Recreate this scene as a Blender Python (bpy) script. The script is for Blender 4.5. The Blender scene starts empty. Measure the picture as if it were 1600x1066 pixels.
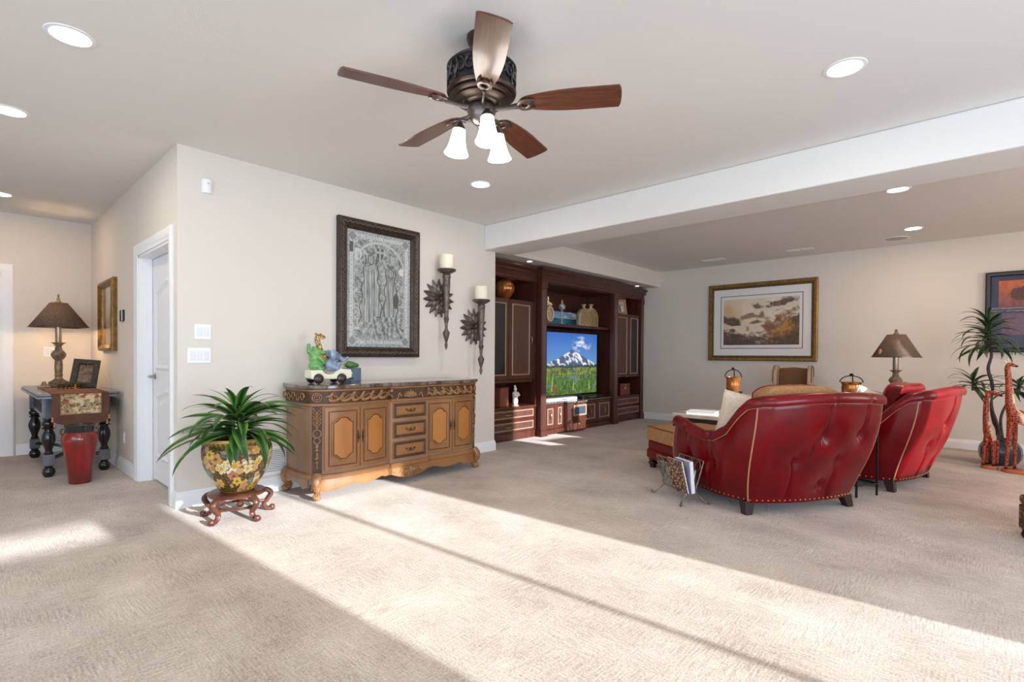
import bpy, bmesh, math, random
import numpy as np
from mathutils import Vector, Matrix

S = bpy.context.scene
COL = S.collection
PI = math.pi
R = math.radians

# ------------------------------------------------------------------ camera
YAW, PITCH, ROLL, CAMH, FPX = R(42.693), R(-0.694), R(0.4), 1.173, 799.556
fwd0 = Vector((-math.sin(YAW), math.cos(YAW), 0)); rt0 = Vector((math.cos(YAW), math.sin(YAW), 0)); up0 = Vector((0, 0, 1))
fw = fwd0*math.cos(PITCH) + up0*math.sin(PITCH); upv = -fwd0*math.sin(PITCH) + up0*math.cos(PITCH)
cx = rt0*math.cos(ROLL) + upv*math.sin(ROLL); cy = -rt0*math.sin(ROLL) + upv*math.cos(ROLL)
cam = bpy.data.cameras.new('camera'); camo = bpy.data.objects.new('camera', cam); COL.objects.link(camo)
mw = Matrix.Identity(4)
for i in range(3):
    mw[i][0] = cx[i]; mw[i][1] = cy[i]; mw[i][2] = -fw[i]
mw[2][3] = CAMH
camo.matrix_world = mw
cam.sensor_width = 36; cam.lens = FPX/1600*36; cam.shift_y = (565.514-533)/1600; cam.clip_start = 0.05
S.camera = camo

# ------------------------------------------------------------------ view, world, sun, window light, added fill
S.view_settings.view_transform = 'Standard'; S.view_settings.look = 'None'
S.view_settings.gamma = 1.0; S.view_settings.use_curve_mapping = False
S.view_settings.exposure = 0.24
S.cycles.use_denoising = True
S.cycles.max_bounces = 8; S.cycles.diffuse_bounces = 5; S.cycles.glossy_bounces = 4; S.cycles.transparent_max_bounces = 12
S.cycles.sample_clamp_indirect = 6.0; S.cycles.caustics_reflective = False; S.cycles.caustics_refractive = False

W = bpy.data.worlds.new('sky'); S.world = W; W.use_nodes = True
bg = W.node_tree.nodes['Background']; bg.inputs[0].default_value = (0.74, 0.87, 1.0, 1); bg.inputs[1].default_value = 1.2

SUN_TAN, SUN_SKEW = 0.245, 0.065
sun = bpy.data.lights.new('sun', 'SUN'); sun.energy = 10.0; sun.angle = R(0.6); sun.color = (0.96, 0.98, 1.0)
suno = bpy.data.objects.new('sun', sun); COL.objects.link(suno)
suno.rotation_euler = Vector((-1, -SUN_SKEW, -SUN_TAN)).to_track_quat('-Z', 'Y').to_euler(); suno.location = (12, 2, 5)

def area(name, loc, size, direction, power, color=(0.74, 0.92, 1.12)):
    l = bpy.data.lights.new(name, 'AREA'); l.shape = 'RECTANGLE'; l.size, l.size_y = size; l.energy = power; l.color = color
    o = bpy.data.objects.new(name, l); COL.objects.link(o); o.location = loc
    o.rotation_euler = Vector(direction).to_track_quat('-Z', 'Z').to_euler()
    return o
# daylight through patio doors and far window, plus added fill, set in openings
area('daylight_patio_door', (3.22, 2.3, 1.1), (1.7, 2.0), (-1, 0, 0), 80)
area('daylight_far_window', (3.22, 6.6, 1.82), (1.7, 1.5), (-1, 0, 0), 44, (1.0, 0.82, 0.68))
area('added_fill_front', (-0.6, -3.12, 1.5), (6.0, 2.0), (0, 1, 0), 72)  # fill lamp added behind the camera to raise the ambient level
area('added_fill_side', (3.22, -1.6, 1.45), (1.9, 1.8), (-1, 0, 0), 92)  # fill lamp added to brighten ceiling and walls from the right

# ------------------------------------------------------------------ materials
def lin(c):
    return tuple(((v/255.0)/12.92 if v/255.0 <= 0.04045 else ((v/255.0+0.055)/1.055)**2.4) for v in c)

def mat(name, rgb, rough=0.6, metal=0.0, coat=0.0, var=None, scale=8.0, stretch=None, bump=0.0, bscale=60.0, detail=4.0, spec=None, emit=None, trans=0.0, sss=0.0):
    """principled material; var = second colour mixed in by noise"""
    m = bpy.data.materials.new(name); m.use_nodes = True; nt = m.node_tree; b = nt.nodes['Principled BSDF']
    c = (*lin(rgb), 1)
    b.inputs['Base Color'].default_value = c; b.inputs['Roughness'].default_value = rough; b.inputs['Metallic'].default_value = metal
    if coat: b.inputs['Coat Weight'].default_value = coat; b.inputs['Coat Roughness'].default_value = 0.12
    if spec is not None: b.inputs['Specular IOR Level'].default_value = spec
    if trans: b.inputs['Transmission Weight'].default_value = trans
    if sss: b.inputs['Subsurface Weight'].default_value = sss; b.inputs['Subsurface Radius'].default_value = (0.01, 0.006, 0.003)
    if emit: b.inputs['Emission Color'].default_value = (*emit[0], 1); b.inputs['Emission Strength'].default_value = emit[1]
    if var is not None or bump:
        tc = nt.nodes.new('ShaderNodeTexCoord'); mp = nt.nodes.new('ShaderNodeMapping'); nt.links.new(tc.outputs['Object'], mp.inputs[0])
        if stretch: mp.inputs['Scale'].default_value = stretch
    if var is not None:
        n = nt.nodes.new('ShaderNodeTexNoise'); n.inputs['Scale'].default_value = scale; n.inputs['Detail'].default_value = detail
        nt.links.new(mp.outputs[0], n.inputs['Vector'])
        cr = nt.nodes.new('ShaderNodeValToRGB'); cr.color_ramp.elements[0].position = 0.35; cr.color_ramp.elements[1].position = 0.65
        cr.color_ramp.elements[0].color = c; cr.color_ramp.elements[1].color = (*lin(var), 1)
        nt.links.new(n.outputs['Fac'], cr.inputs[0]); nt.links.new(cr.outputs[0], b.inputs['Base Color'])
    if bump:
        n2 = nt.nodes.new('ShaderNodeTexNoise'); n2.inputs['Scale'].default_value = bscale; n2.inputs['Detail'].default_value = 3
        nt.links.new(mp.outputs[0], n2.inputs['Vector'])
        bp = nt.nodes.new('ShaderNodeBump'); bp.inputs['Strength'].default_value = bump; bp.inputs['Distance'].default_value = 0.01
        nt.links.new(n2.outputs['Fac'], bp.inputs['Height']); nt.links.new(bp.outputs[0], b.inputs['Normal'])
    return m

def vcol(name, rough=0.5, coat=0.0, emit=0.0, metal=0.0):
    """material that reads the printed colour stored on the mesh"""
    m = bpy.data.materials.new(name); m.use_nodes = True; nt = m.node_tree; b = nt.nodes['Principled BSDF']
    a = nt.nodes.new('ShaderNodeVertexColor'); a.layer_name = 'print'
    nt.links.new(a.outputs[0], b.inputs['Base Color']); b.inputs['Roughness'].default_value = rough; b.inputs['Metallic'].default_value = metal
    if coat: b.inputs['Coat Weight'].default_value = coat; b.inputs['Coat Roughness'].default_value = 0.08
    if emit:
        nt.links.new(a.outputs[0], b.inputs['Emission Color']); b.inputs['Emission Strength'].default_value = emit
        b.inputs['Base Color'].default_value = (0.01, 0.01, 0.01, 1)
        for l in list(nt.links):
            if l.to_socket == b.inputs['Base Color']: nt.links.remove(l)
    return m

def carpet_mat():
    m = bpy.data.materials.new('carpet'); m.use_nodes = True; nt = m.node_tree; b = nt.nodes['Principled BSDF']; L = nt.links.new
    tc = nt.nodes.new('ShaderNodeTexCoord')
    def noise(sc, scale, det=3.0, rot=0.0):
        mp = nt.nodes.new('ShaderNodeMapping'); mp.inputs['Scale'].default_value = sc; mp.inputs['Rotation'].default_value = (0, 0, rot); L(tc.outputs['Object'], mp.inputs[0])
        n = nt.nodes.new('ShaderNodeTexNoise'); n.inputs['Scale'].default_value = scale; n.inputs['Detail'].default_value = det; L(mp.outputs[0], n.inputs['Vector']); return n.outputs['Fac']
    def math2(op, a, bb, v=None):
        x = nt.nodes.new('ShaderNodeMath'); x.operation = op; L(a, x.inputs[0])
        if bb is not None: L(bb, x.inputs[1])
        else: x.inputs[1].default_value = v
        return x.outputs[0]
    n1 = noise((11, 125, 1), 1.0, 4); n2 = noise((125, 11, 1), 1.0, 4); n3 = noise((1, 1, 1), 2.2, 3); n4 = noise((1, 1, 1), 105, 3); n5 = noise((0.7, 2.4, 1), 1.0, 3, 0.5); n6 = noise((1, 1, 1), 3.2, 2)
    # patches of ribs running across and along the room, in turn
    mk = nt.nodes.new('ShaderNodeMapRange'); mk.inputs['From Min'].default_value = 0.36; mk.inputs['From Max'].default_value = 0.64; L(n6, mk.inputs['Value'])
    mr = nt.nodes.new('ShaderNodeMix'); L(mk.outputs['Result'], mr.inputs[0]); L(n1, mr.inputs[2]); L(n2, mr.inputs[3])
    s = math2('MULTIPLY', mr.outputs[0], None, 0.50)
    t = math2('MULTIPLY', n3, None, 0.34); s = math2('ADD', s, t)
    t = math2('MULTIPLY', n4, None, 0.46); s = math2('ADD', s, t)
    t = math2('MULTIPLY', n5, None, 0.30); s = math2('ADD', s, t)
    cr = nt.nodes.new('ShaderNodeValToRGB'); cr.color_ramp.elements[0].position = 0.60; cr.color_ramp.elements[1].position = 1.0
    cr.color_ramp.elements[0].color = (*lin((134, 114, 98)), 1); cr.color_ramp.elements[1].color = (*lin((214, 200, 186)), 1)
    L(s, cr.inputs[0]); L(cr.outputs[0], b.inputs['Base Color'])
    b.inputs['Roughness'].default_value = 0.95; b.inputs['Specular IOR Level'].default_value = 0.1
    b.inputs['Sheen Weight'].default_value = 0.25
    bp = nt.nodes.new('ShaderNodeBump'); bp.inputs['Strength'].default_value = 0.35; bp.inputs['Distance'].default_value = 0.008
    L(s, bp.inputs['Height']); L(bp.outputs[0], b.inputs['Normal'])
    return m

def glass_mat():
    m = bpy.data.materials.new('window_glass'); m.use_nodes = True; nt = m.node_tree; nt.nodes.remove(nt.nodes['Principled BSDF'])
    t = nt.nodes.new('ShaderNodeBsdfTransparent'); g = nt.nodes.new('ShaderNodeBsdfGlossy'); g.inputs['Roughness'].default_value = 0.02
    mx = nt.nodes.new('ShaderNodeMixShader'); mx.inputs[0].default_value = 0.05
    nt.links.new(t.outputs[0], mx.inputs[1]); nt.links.new(g.outputs[0], mx.inputs[2]); nt.links.new(mx.outputs[0], nt.nodes['Material Output'].inputs[0])
    return m

MT = {}
MT['wall'] = mat('wall_paint', (222, 215, 206), 0.85, bump=0.06, bscale=140, spec=0.2)
MT['ceil'] = mat('ceiling_paint', (230, 228, 225), 0.9, bump=0.08, bscale=90, spec=0.15)
MT['trim'] = mat('white_trim', (238, 240, 243), 0.45)
MT['carpet'] = carpet_mat()
MT['glass'] = glass_mat()

# ------------------------------------------------------------------ mesh helpers
class MB:
    def __init__(s): s.v = []; s.f = []
    def add(s, vs, fs):
        o = len(s.v); s.v += [tuple(v) for v in vs]; s.f += [tuple(i+o for i in f) for f in fs]; return s
    def box(s, x0, x1, y0, y1, z0, z1, M=None):
        vs = [Vector(p) for p in ((x0,y0,z0),(x1,y0,z0),(x1,y1,z0),(x0,y1,z0),(x0,y0,z1),(x1,y0,z1),(x1,y1,z1),(x0,y1,z1))]
        if M is not None: vs = [M @ v for v in vs]
        return s.add(vs, [(0,3,2,1),(4,5,6,7),(0,1,5,4),(1,2,6,5),(2,3,7,6),(3,0,4,7)])
    def lathe(s, prof, n=24, c=(0,0,0), M=None, rf=None, cap=True):
        vs = []; fs = []; k = len(prof)
        for i in range(n):
            a = 2*PI*i/n
            for (r, z) in prof:
                rr = r*(rf(a, z) if rf else 1)
                p = Vector((c[0]+rr*math.cos(a), c[1]+rr*math.sin(a), c[2]+z)); vs.append(M @ p if M is not None else p)
        for i in range(n):
            j = (i+1) % n
            for q in range(k-1): fs.append((i*k+q, j*k+q, j*k+q+1, i*k+q+1))
        if cap:
            if prof[0][0] > 1e-5: fs.append(tuple(i*k for i in range(n))[::-1])
            if prof[-1][0] > 1e-5: fs.append(tuple(i*k+k-1 for i in range(n)))
        return s.add(vs, fs)
    def tube(s, pts, r, n=8, closed=False, flat=1.0):
        pts = [Vector(p) for p in pts]; m = len(pts); rs = r if isinstance(r, (list, tuple)) else [r]*m
        vs = []; fs = []; prev = None
        for i, p in enumerate(pts):
            if closed: t = pts[(i+1) % m]-pts[i-1]
            else: t = pts[min(i+1, m-1)]-pts[max(i-1, 0)]
            if t.length < 1e-9: t = Vector((0,0,1))
            t.normalize()
            if prev is None:
                a = Vector((0,0,1)) if abs(t.z) < 0.9 else Vector((1,0,0))
                nn = (a-t*a.dot(t)).normalized()
            else:
                nn = prev-t*prev.dot(t)
                nn = nn.normalized() if nn.length > 1e-6 else t.orthogonal().normalized()
            prev = nn; b = t.cross(nn)
            for k in range(n):
                a = 2*PI*k/n; vs.append(p+nn*math.cos(a)*rs[i]+b*math.sin(a)*rs[i]*flat)
        mm = m if closed else m-1
        for i in range(mm):
            j = (i+1) % m
            for k in range(n): fs.append((i*n+k, i*n+(k+1)%n, j*n+(k+1)%n, j*n+k))
        if not closed:
            fs.append(tuple(range(n))[::-1]); fs.append(tuple((m-1)*n+k for k in range(n)))
        return s.add(vs, fs)
    def prism(s, poly, fn):
        """poly 2d outline; fn(u,v,0/1) -> point"""
        n = len(poly); vs = [fn(u, v, 0) for u, v in poly]+[fn(u, v, 1) for u, v in poly]
        fs = [tuple(range(n))[::-1], tuple(range(n, 2*n))]+[(i, (i+1)%n, n+(i+1)%n, n+i) for i in range(n)]
        return s.add(vs, fs)
    def ell(s, c, r, n=14, m=9, M=None):
        vs = []; fs = []
        for j in range(m+1):
            t = PI*j/m
            for i in range(n):
                a = 2*PI*i/n; p = Vector((r[0]*math.sin(t)*math.cos(a), r[1]*math.sin(t)*math.sin(a), r[2]*math.cos(t)))
                if M is not None: p = M @ p
                vs.append(p+Vector(c))
        for j in range(m):
            for i in range(n):
                a, b, c2, d = j*n+i, j*n+(i+1)%n, (j+1)*n+(i+1)%n, (j+1)*n+i
                if j == 0: fs.append((a, c2, d))
                elif j == m-1: fs.append((a, b, d))
                else: fs.append((a, b, c2, d))
        return s.add(vs, fs)
    def grid(s, fn, nu, nv, closeu=False):
        vs = [fn(i/(nu if closeu else nu-1), j/(nv-1)) for i in range(nu) for j in range(nv)]
        fs = []
        for i in range(nu if closeu else nu-1):
            i2 = (i+1) % nu
            for j in range(nv-1): fs.append((i*nv+j, i2*nv+j, i2*nv+j+1, i*nv+j+1))
        return s.add(vs, fs)
    def mesh(s, name, smooth=35, merge=False):
        me = bpy.data.meshes.new(name); me.from_pydata([tuple(v) for v in s.v], [], s.f)
        bm = bmesh.new(); bm.from_mesh(me)
        if merge: bmesh.ops.remove_doubles(bm, verts=bm.verts, dist=1e-5)
        bmesh.ops.recalc_face_normals(bm, faces=bm.faces); bm.to_mesh(me); bm.free()
        if smooth:
            me.polygons.foreach_set('use_smooth', [True]*len(me.polygons)); me.set_sharp_from_angle(angle=R(smooth))
        me.update(); return me
    def build(s, name, m, parent=None, smooth=35, bevel=0.0, sub=0, loc=None, seg=2, merge=False):
        me = s.mesh(name, smooth, merge); me.materials.append(MT[m] if isinstance(m, str) else m)
        o = bpy.data.objects.new(name, me); COL.objects.link(o)
        if parent is not None: o.parent = parent
        if loc is not None: o.location = loc
        if bevel:
            b = o.modifiers.new('bevel', 'BEVEL'); b.width = bevel; b.segments = seg; b.limit_method = 'ANGLE'; b.angle_limit = R(40)
        if sub:
            q = o.modifiers.new('sub', 'SUBSURF'); q.levels = sub; q.render_levels = sub
        return o

def paint(o, fn):
    me = o.data; a = me.color_attributes.new('print', 'FLOAT_COLOR', 'POINT')
    buf = np.ones((len(me.vertices), 4), dtype=np.float32); co = np.empty(len(me.vertices)*3); me.vertices.foreach_get('co', co); co = co.reshape(-1, 3)
    buf[:, :3] = fn(co); a.data.foreach_set('color', buf.ravel())

def tag(o, label, cat, group=None):
    o['label'] = label; o['category'] = cat
    if group: o['group'] = group
    return o
def thing(name, label, cat, loc=(0,0,0), rz=0.0, group=None):
    o = bpy.data.objects.new(name, None); COL.objects.link(o); o.location = loc; o.rotation_euler = (0, 0, rz); o.empty_display_size = 0.1
    return tag(o, label, cat, group)
def copy_tree(o, parent=None):
    c = o.copy(); COL.objects.link(c); c.parent = parent
    for ch in o.children: copy_tree(ch, c)
    return c
def struct(o): o['kind'] = 'structure'; return o
def clone(o, parent, M=None):
    c = o.copy(); COL.objects.link(c); c.parent = parent
    if M is not None: c.matrix_local = M
    return c
def TR(x=0, y=0, z=0): return Matrix.Translation((x, y, z))
def RZ(a): return Matrix.Rotation(a, 4, 'Z')
def RX(a): return Matrix.Rotation(a, 4, 'X')
def RY(a): return Matrix.Rotation(a, 4, 'Y')
def crom(pts, n=8, closed=False):
    """Catmull-Rom through points"""
    P = [Vector(p) for p in pts]; out = []; m = len(P)
    for i in range(m if closed else m-1):
        p0 = P[(i-1) % m] if (closed or i > 0) else P[i]; p1 = P[i]; p2 = P[(i+1) % m]; p3 = P[(i+2) % m] if (closed or i+2 < m) else p2
        for k in range(n):
            t = k/n; out.append(0.5*((2*p1)+(-p0+p2)*t+(2*p0-5*p1+4*p2-p3)*t*t+(-p0+3*p1-3*p2+p3)*t**3))
    if not closed: out.append(P[-1])
    return out
def sweep_frame(mb, w, h, prof):
    """rectangular frame in local XZ (centred), prof = [(inward offset, depth -y)]; mitred corners"""
    k = len(prof); vs = []
    for (sx, sz) in ((-1,-1),(1,-1),(1,1),(-1,1)):
        for (o, d) in prof: vs.append((sx*(w/2-o), -d, sz*(h/2-o)))
    fs = []
    for i in range(4):
        j = (i+1) % 4
        for q in range(k): fs.append((i*k+q, j*k+q, j*k+(q+1)%k, i*k+(q+1)%k))
    return mb.add(vs, fs)

# ------------------------------------------------------------------ room shell
H = 2.74; XL = -4.451; YA = 1.119; YF = 8.853; XD = -8.074; XR = 3.3; YB = -3.2
YN = 4.508      # where the media niche starts
struct(MB().box(XD-1.4, XR+0.2, YB-0.2, YF+0.2, -0.12, 0).build('floor', 'carpet', smooth=0))
struct(MB().box(XD-0.2, XR+0.2, YB-0.2, YF+0.2, H, H+0.15).build('ceiling', 'ceil', smooth=0))
struct(MB().box(XL-0.15, XL, YA, YN, 0, H).box(XL-1.0, XL, YN, YF, 2.462, H).box(XL-1.0, XL-0.15, YN-0.15, YN, 0, H).box(XL-1.15, XL-1.0, YN-0.15, YF, 0, H).build('wall_left', 'wall', smooth=0))
struct(MB().box(XL-1.15, XR, YF, YF+0.15, 0, H).build('wall_back', 'wall', smooth=0))
struct(MB().box(XL, XR, 4.315, 4.785, 2.445, H-0.0005).build('ceiling_beam', 'ceil', smooth=0, bevel=0.012))
# hall wall with the door opening
DX0, DX1, DH = -5.665, -4.650, 2.055
struct(MB().box(XD-0.15, DX0, YA, YA+0.15, 0, H).box(DX1, XL-0.15, YA, YA+0.15, 0, H).box(DX0, DX1, YA, YA+0.15, DH, H).build('wall_hall', 'wall', smooth=0))
struct(MB().box(XD-0.15, XD, 0.335, YA, 0, H).box(XD-0.15, XD, -0.55, 0.335, 2.06, H).box(XD-0.15, XD, YB, -0.55, 0, H).build('wall_hall_end', 'wall', smooth=0))
struct(MB().box(XD-1.35, XD-1.3, -1.2, 1.0, 0, H).box(XD-1.3, XD-0.15, 0.85, 0.9, 0, H).box(XD-1.3, XD-0.15, -1.2, -1.15, 0, H).box(XD-1.35, XD-0.15, -1.2, 1.0, 2.3, 2.35).build('wall_closet', mat('closet_paint', (150, 70, 62), 0.8), smooth=0))
# window wall on the right: openings (y0, y1, z0, z1)
OPEN_R = [(-2.6, -0.6, 0.5, 2.4), (0.42, 1.18, 1.80, 1.975), (1.53, 3.22, 0.02, 1.985), (5.72, 7.45, 1.05, 2.60)]  # first opening is an unseen window, added along with the side fill lamp
def wall_with_openings(mb, a0, a1, opens, fn):
    """vertical strips between / above / below openings; fn(a0,a1,z0,z1)"""
    cur = a0
    for (o0, o1, z0, z1) in sorted(opens):
        fn(cur, o0, 0, H)
        if z0 > 0: fn(o0, o1, 0, z0)
        fn(o0, o1, z1, H); cur = o1
    fn(cur, a1, 0, H)
wr = MB(); wall_with_openings(wr, YB, YF, OPEN_R, lambda a, b, c, d: wr.box(XR, XR+0.15, a, b, c, d)); struct(wr.build('wall_right', 'wall', smooth=0))
OPEN_F = [(-3.6, 2.4, 0.5, 2.5)]  # unseen window added for ambient light
wf = MB(); wall_with_openings(wf, XD-0.15, XR+0.15, OPEN_F, lambda a, b, c, d: wf.box(a, b, YB-0.15, YB, c, d)); struct(wf.build('wall_front', 'wall', smooth=0))
n = 1; STILE = 2.35
for (a, b, c, d) in OPEN_R:
    w = bpy.data.objects.new('window_%d' % n, None); COL.objects.link(w); struct(w); w.location = (XR+0.08, (a+b)/2, c); n += 1
    hw, hh = (b-a)/2, d-c
    m = MB(); t = 0.035
    m.box(-0.03, 0.03, -hw, -hw+t, 0, hh).box(-0.03, 0.03, hw-t, hw, 0, hh).box(-0.03, 0.03, -hw, hw, hh-t, hh).box(-0.03, 0.03, -hw, hw, 0, t if hh > 1 else 0.01)
    if c < 0.1: m.box(-0.03, 0.03, STILE-(a+b)/2-0.022, STILE-(a+b)/2+0.022, 0, hh)
    m.build('window_frame', 'trim', w, smooth=0)
    MB().box(-0.003, 0.003, -hw, hw, 0, hh).build('pane', 'glass', w, smooth=0)
for (a, b, c, d) in OPEN_F:
    w = bpy.data.objects.new('window_%d' % n, None); COL.objects.link(w); struct(w); w.location = ((a+b)/2, YB-0.08, c); n += 1
    hw, hh = (b-a)/2, d-c; m = MB(); t = 0.05
    m.box(-hw, -hw+t, -0.03, 0.03, 0, hh).box(hw-t, hw, -0.03, 0.03, 0, hh).box(-hw, hw, -0.03, 0.03, hh-t, hh).box(-hw, hw, -0.03, 0.03, 0, t).box(-hw/3-t/2, -hw/3+t/2, -0.03, 0.03, 0, hh).box(hw/3-t/2, hw/3+t/2, -0.03, 0.03, 0, hh)
    m.build('window_frame', 'trim', w, smooth=0)
    MB().box(-hw, hw, -0.003, 0.003, 0, hh).build('pane', 'glass', w, smooth=0)

# baseboards: profile (thickness, height)
BBP = [(0, 0), (0.016, 0), (0.016, 0.085), (0.013, 0.098), (0.009, 0.104), (0.008, 0.118), (0.004, 0.124), (0, 0.124)]
def baseboard(name, path, side):
    """path of xy points, profile pushed to the left (+1) or right (-1) of travel"""
    P = [Vector(p) for p in path]; vs = []; fs = []; k = len(BBP); m = len(P)
    for i, p in enumerate(P):
        d0 = (P[i]-P[i-1]).normalized() if i else None; d1 = (P[i+1]-P[i]).normalized() if i < m-1 else None
        d0 = d0 or d1; d1 = d1 or d0
        n0 = Vector((-d0.y, d0.x))*side; n1 = Vector((-d1.y, d1.x))*side; nn = (n0+n1); nn = nn/ (1+n0.dot(n1))
        for (t, z) in BBP: vs.append((p.x+nn.x*t, p.y+nn.y*t, z))
    for i in range(m-1):
        for q in range(k): fs.append((i*k+q, (i+1)*k+q, (i+1)*k+(q+1)%k, i*k+(q+1)%k))
    fs += [tuple(range(k)), tuple((m-1)*k+q for q in range(k))]
    struct(MB().add(vs, fs).build(name, 'trim', smooth=25))
baseboard('baseboard_left', [(-4.545, YA), (XL, YA), (XL, YN), (XL-0.25, YN)], -1)
baseboard('baseboard_hall', [(XD, 0.445), (XD, YA), (-5.77, YA)], -1)
baseboard('baseboard_back', [(XL-0.3, YF), (XR, YF)], -1)
baseboard('baseboard_right', [(XR, YF), (XR, 3.30)], -1)

# door casings
CAS = [(0, 0), (0, 0.014), (0.012, 0.020), (0.055, 0.018), (0.066, 0.012), (0.09, 0.010), (0.09, 0)]
def casing(name, x0, x1, h, place, w=0.10):
    """three-sided casing; inner edges at x0,x1,h ; place(u, depth, z)"""
    sc = w/0.09; k = len(CAS); vs = []; fs = []
    st = [lambda o: (x0-o*sc, 0), lambda o: (x0-o*sc, h+o*sc), lambda o: (x1+o*sc, h+o*sc), lambda o: (x1+o*sc, 0)]
    for s_ in st:
        for (o, d) in [(0.09-o, d) for o, d in CAS]:
            u, z = s_(o); vs.append(place(u, d, z))
    for i in range(3):
        for q in range(k): fs.append((i*k+q, (i+1)*k+q, (i+1)*k+(q+1)%k, i*k+(q+1)%k))
    fs += [tuple(range(k)), tuple(3*k+q for q in range(k))]
    return struct(MB().add(vs, fs).build(name, 'trim', smooth=25))
casing('trim_1', DX0, DX1, DH, lambda u, d, z: (u, YA-d, z))
casing('trim_2', -0.55, 0.335, 2.06, lambda u, d, z: (XD+d, u, z))
# jambs
struct(MB().box(DX0, DX0+0.02, YA, YA+0.15, 0, DH).box(DX1-0.02, DX1, YA, YA+0.15, 0, DH).box(DX0, DX1, YA, YA+0.15, DH-0.02, DH).box(DX0+0.02, DX0+0.032, YA+0.06, YA+0.10, 0, DH-0.02).build('trim_3', 'trim', smooth=0))
# panelled hall door, set back in the jamb
dr = bpy.data.objects.new('door_1', None); COL.objects.link(dr); struct(dr); dr.location = ((DX0+DX1)/2, YA+0.10, 0.02)
DWH = (DX1-DX0)/2-0.022
MB().box(-DWH, DWH, 0.008, 0.044, 0, DH-0.045).build('door_leaf', 'trim', dr, smooth=0)
def arch_rect(x0, x1, z0, z1, rise, n=10):
    pts = [(x0, z0), (x1, z0), (x1, z1)]
    for i in range(1, n): t = i/n; x = x1+(x0-x1)*t; pts.append((x, z1+rise*math.sin(PI*t)**1.5))
    pts.append((x0, z1)); return pts
def arch_ring(mb, x0, x1, z0, z1, r0, w, d0, d1):
    A = arch_rect(x0, x1, z0, z1, r0); B = arch_rect(x0+w, x1-w, z0+w, z1-w, r0*0.9); k = len(A)
    vs = [(u, d0, v) for u, v in A]+[(u, d1, v) for u, v in B]
    return mb.add(vs, [(i, (i+1)%k, k+(i+1)%k, k+i) for i in range(k)])
for (z0, z1, ri) in ((0.20, 0.78, 0.07), (1.0, 1.72, 0.09)):
    m = MB(); i0 = 0.12
    arch_ring(m, -DWH+i0, DWH-i0, z0, z1, ri, 0.02, 0.007, -0.004); arch_ring(m, -DWH+i0+0.02, DWH-i0-0.02, z0+0.02, z1-0.02, ri*0.9, 0.03, -0.004, 0.007)
    arch_ring(m, -DWH+i0+0.09, DWH-i0-0.09, z0+0.09, z1-0.07, ri*0.75, 0.03, 0.0075, 0.002)
    A = arch_rect(-DWH+i0+0.12, DWH-i0-0.12, z0+0.12, z1-0.10, ri*0.67); m.add([(u, 0.002, v) for u, v in A], [tuple(range(len(A)))])
    m.build('door_panel', 'trim', dr, smooth=20)
MT['nickel'] = mat('brushed_nickel', (176, 170, 162), 0.3, 1.0)
m = MB().lathe([(0.03, 0), (0.03, 0.006), (0.012, 0.01), (0.012, 0.05), (0.0, 0.05)], 16, M=TR(-DWH+0.07, 0.008, 0.94) @ RX(PI/2)).tube([(-DWH+0.07, -0.042, 0.94), (-DWH+0.10, -0.048, 0.94), (-DWH+0.17, -0.045, 0.935)], 0.009, 8)
m.build('handle', 'nickel', dr)
d2 = MB().box(XD-0.10, XD-0.06, -0.53, 0.315, 0.01, 2.04).build('door_2', mat('dark_door', (58, 48, 44), 0.5), smooth=0); struct(d2)
struct(MB().box(XD-0.15, XD, 0.315, 0.335, 0, 2.06).box(XD-0.15, XD, -0.55, 0.335, 2.04, 2.06).build('trim_4', 'trim', smooth=0))

# ------------------------------------------------------------------ ceiling fixtures
MT['lens'] = mat('lamp_lens', (255, 250, 240), 0.4, emit=((1.0, 0.93, 0.82), 14.0))
MT['bronze'] = mat('antique_bronze', (80, 68, 60), 0.38, 0.8, var=(56, 45, 40), scale=14)
MT['darkiron'] = mat('dark_cast_iron', (34, 32, 34), 0.42, 0.5, var=(52, 48, 48), scale=30)
MT['plastic'] = mat('white_plastic', (240, 241, 243), 0.4)
MT['dark'] = mat('dark_void', (30, 28, 27), 0.8)
def recessed(x, y, label, power=7, col=(1.0, 0.86, 0.70)):
    t = thing('recessed_light', label, 'ceiling light', (x, y, H), 0, 'recessed ceiling lights')
    MB().lathe([(0.078, -0.001), (0.083, -0.006), (0.10, -0.004), (0.103, -0.0005), (0.078, -0.0005)], 32, cap=False).build('trim_ring', 'plastic', t)
    MB().lathe([(0.0, -0.003), (0.078, -0.003), (0.078, -0.0008), (0, -0.0008)], 32).build('lens', 'lens', t)
    l = bpy.data.lights.new('recessed_lamp', 'AREA'); l.shape = 'DISK'; l.size = 0.14; l.energy = power; l.color = col
    o = bpy.data.objects.new('recessed_lamp', l); COL.objects.link(o); o.parent = t; o.location = (0, 0, -0.012)
for x, y, lb in ((-3.343, 0.386, 'large recessed ceiling light at upper left, brightest of the left row'),
                 (-4.672, 0.234, 'recessed ceiling light cut by the left picture edge'),
                 (-7.185, 0.293, 'tiny far recessed light above the hall casing'),
                 (-0.574, 3.256, 'large recessed ceiling light at upper right, in front of the beam'),
                 (-3.409, 3.255, 'recessed ceiling light just below the fan lamps'),
                 (-0.609, 5.921, 'recessed ceiling light close behind the beam'),
                 (-0.649, 7.818, 'recessed ceiling light near the far wall and round speaker')):
    recessed(x, y, lb, 7 if y > 5 else 6, (1.0, 0.66, 0.42) if y > 5 or x < -6 else (1.0, 0.86, 0.70))
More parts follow.
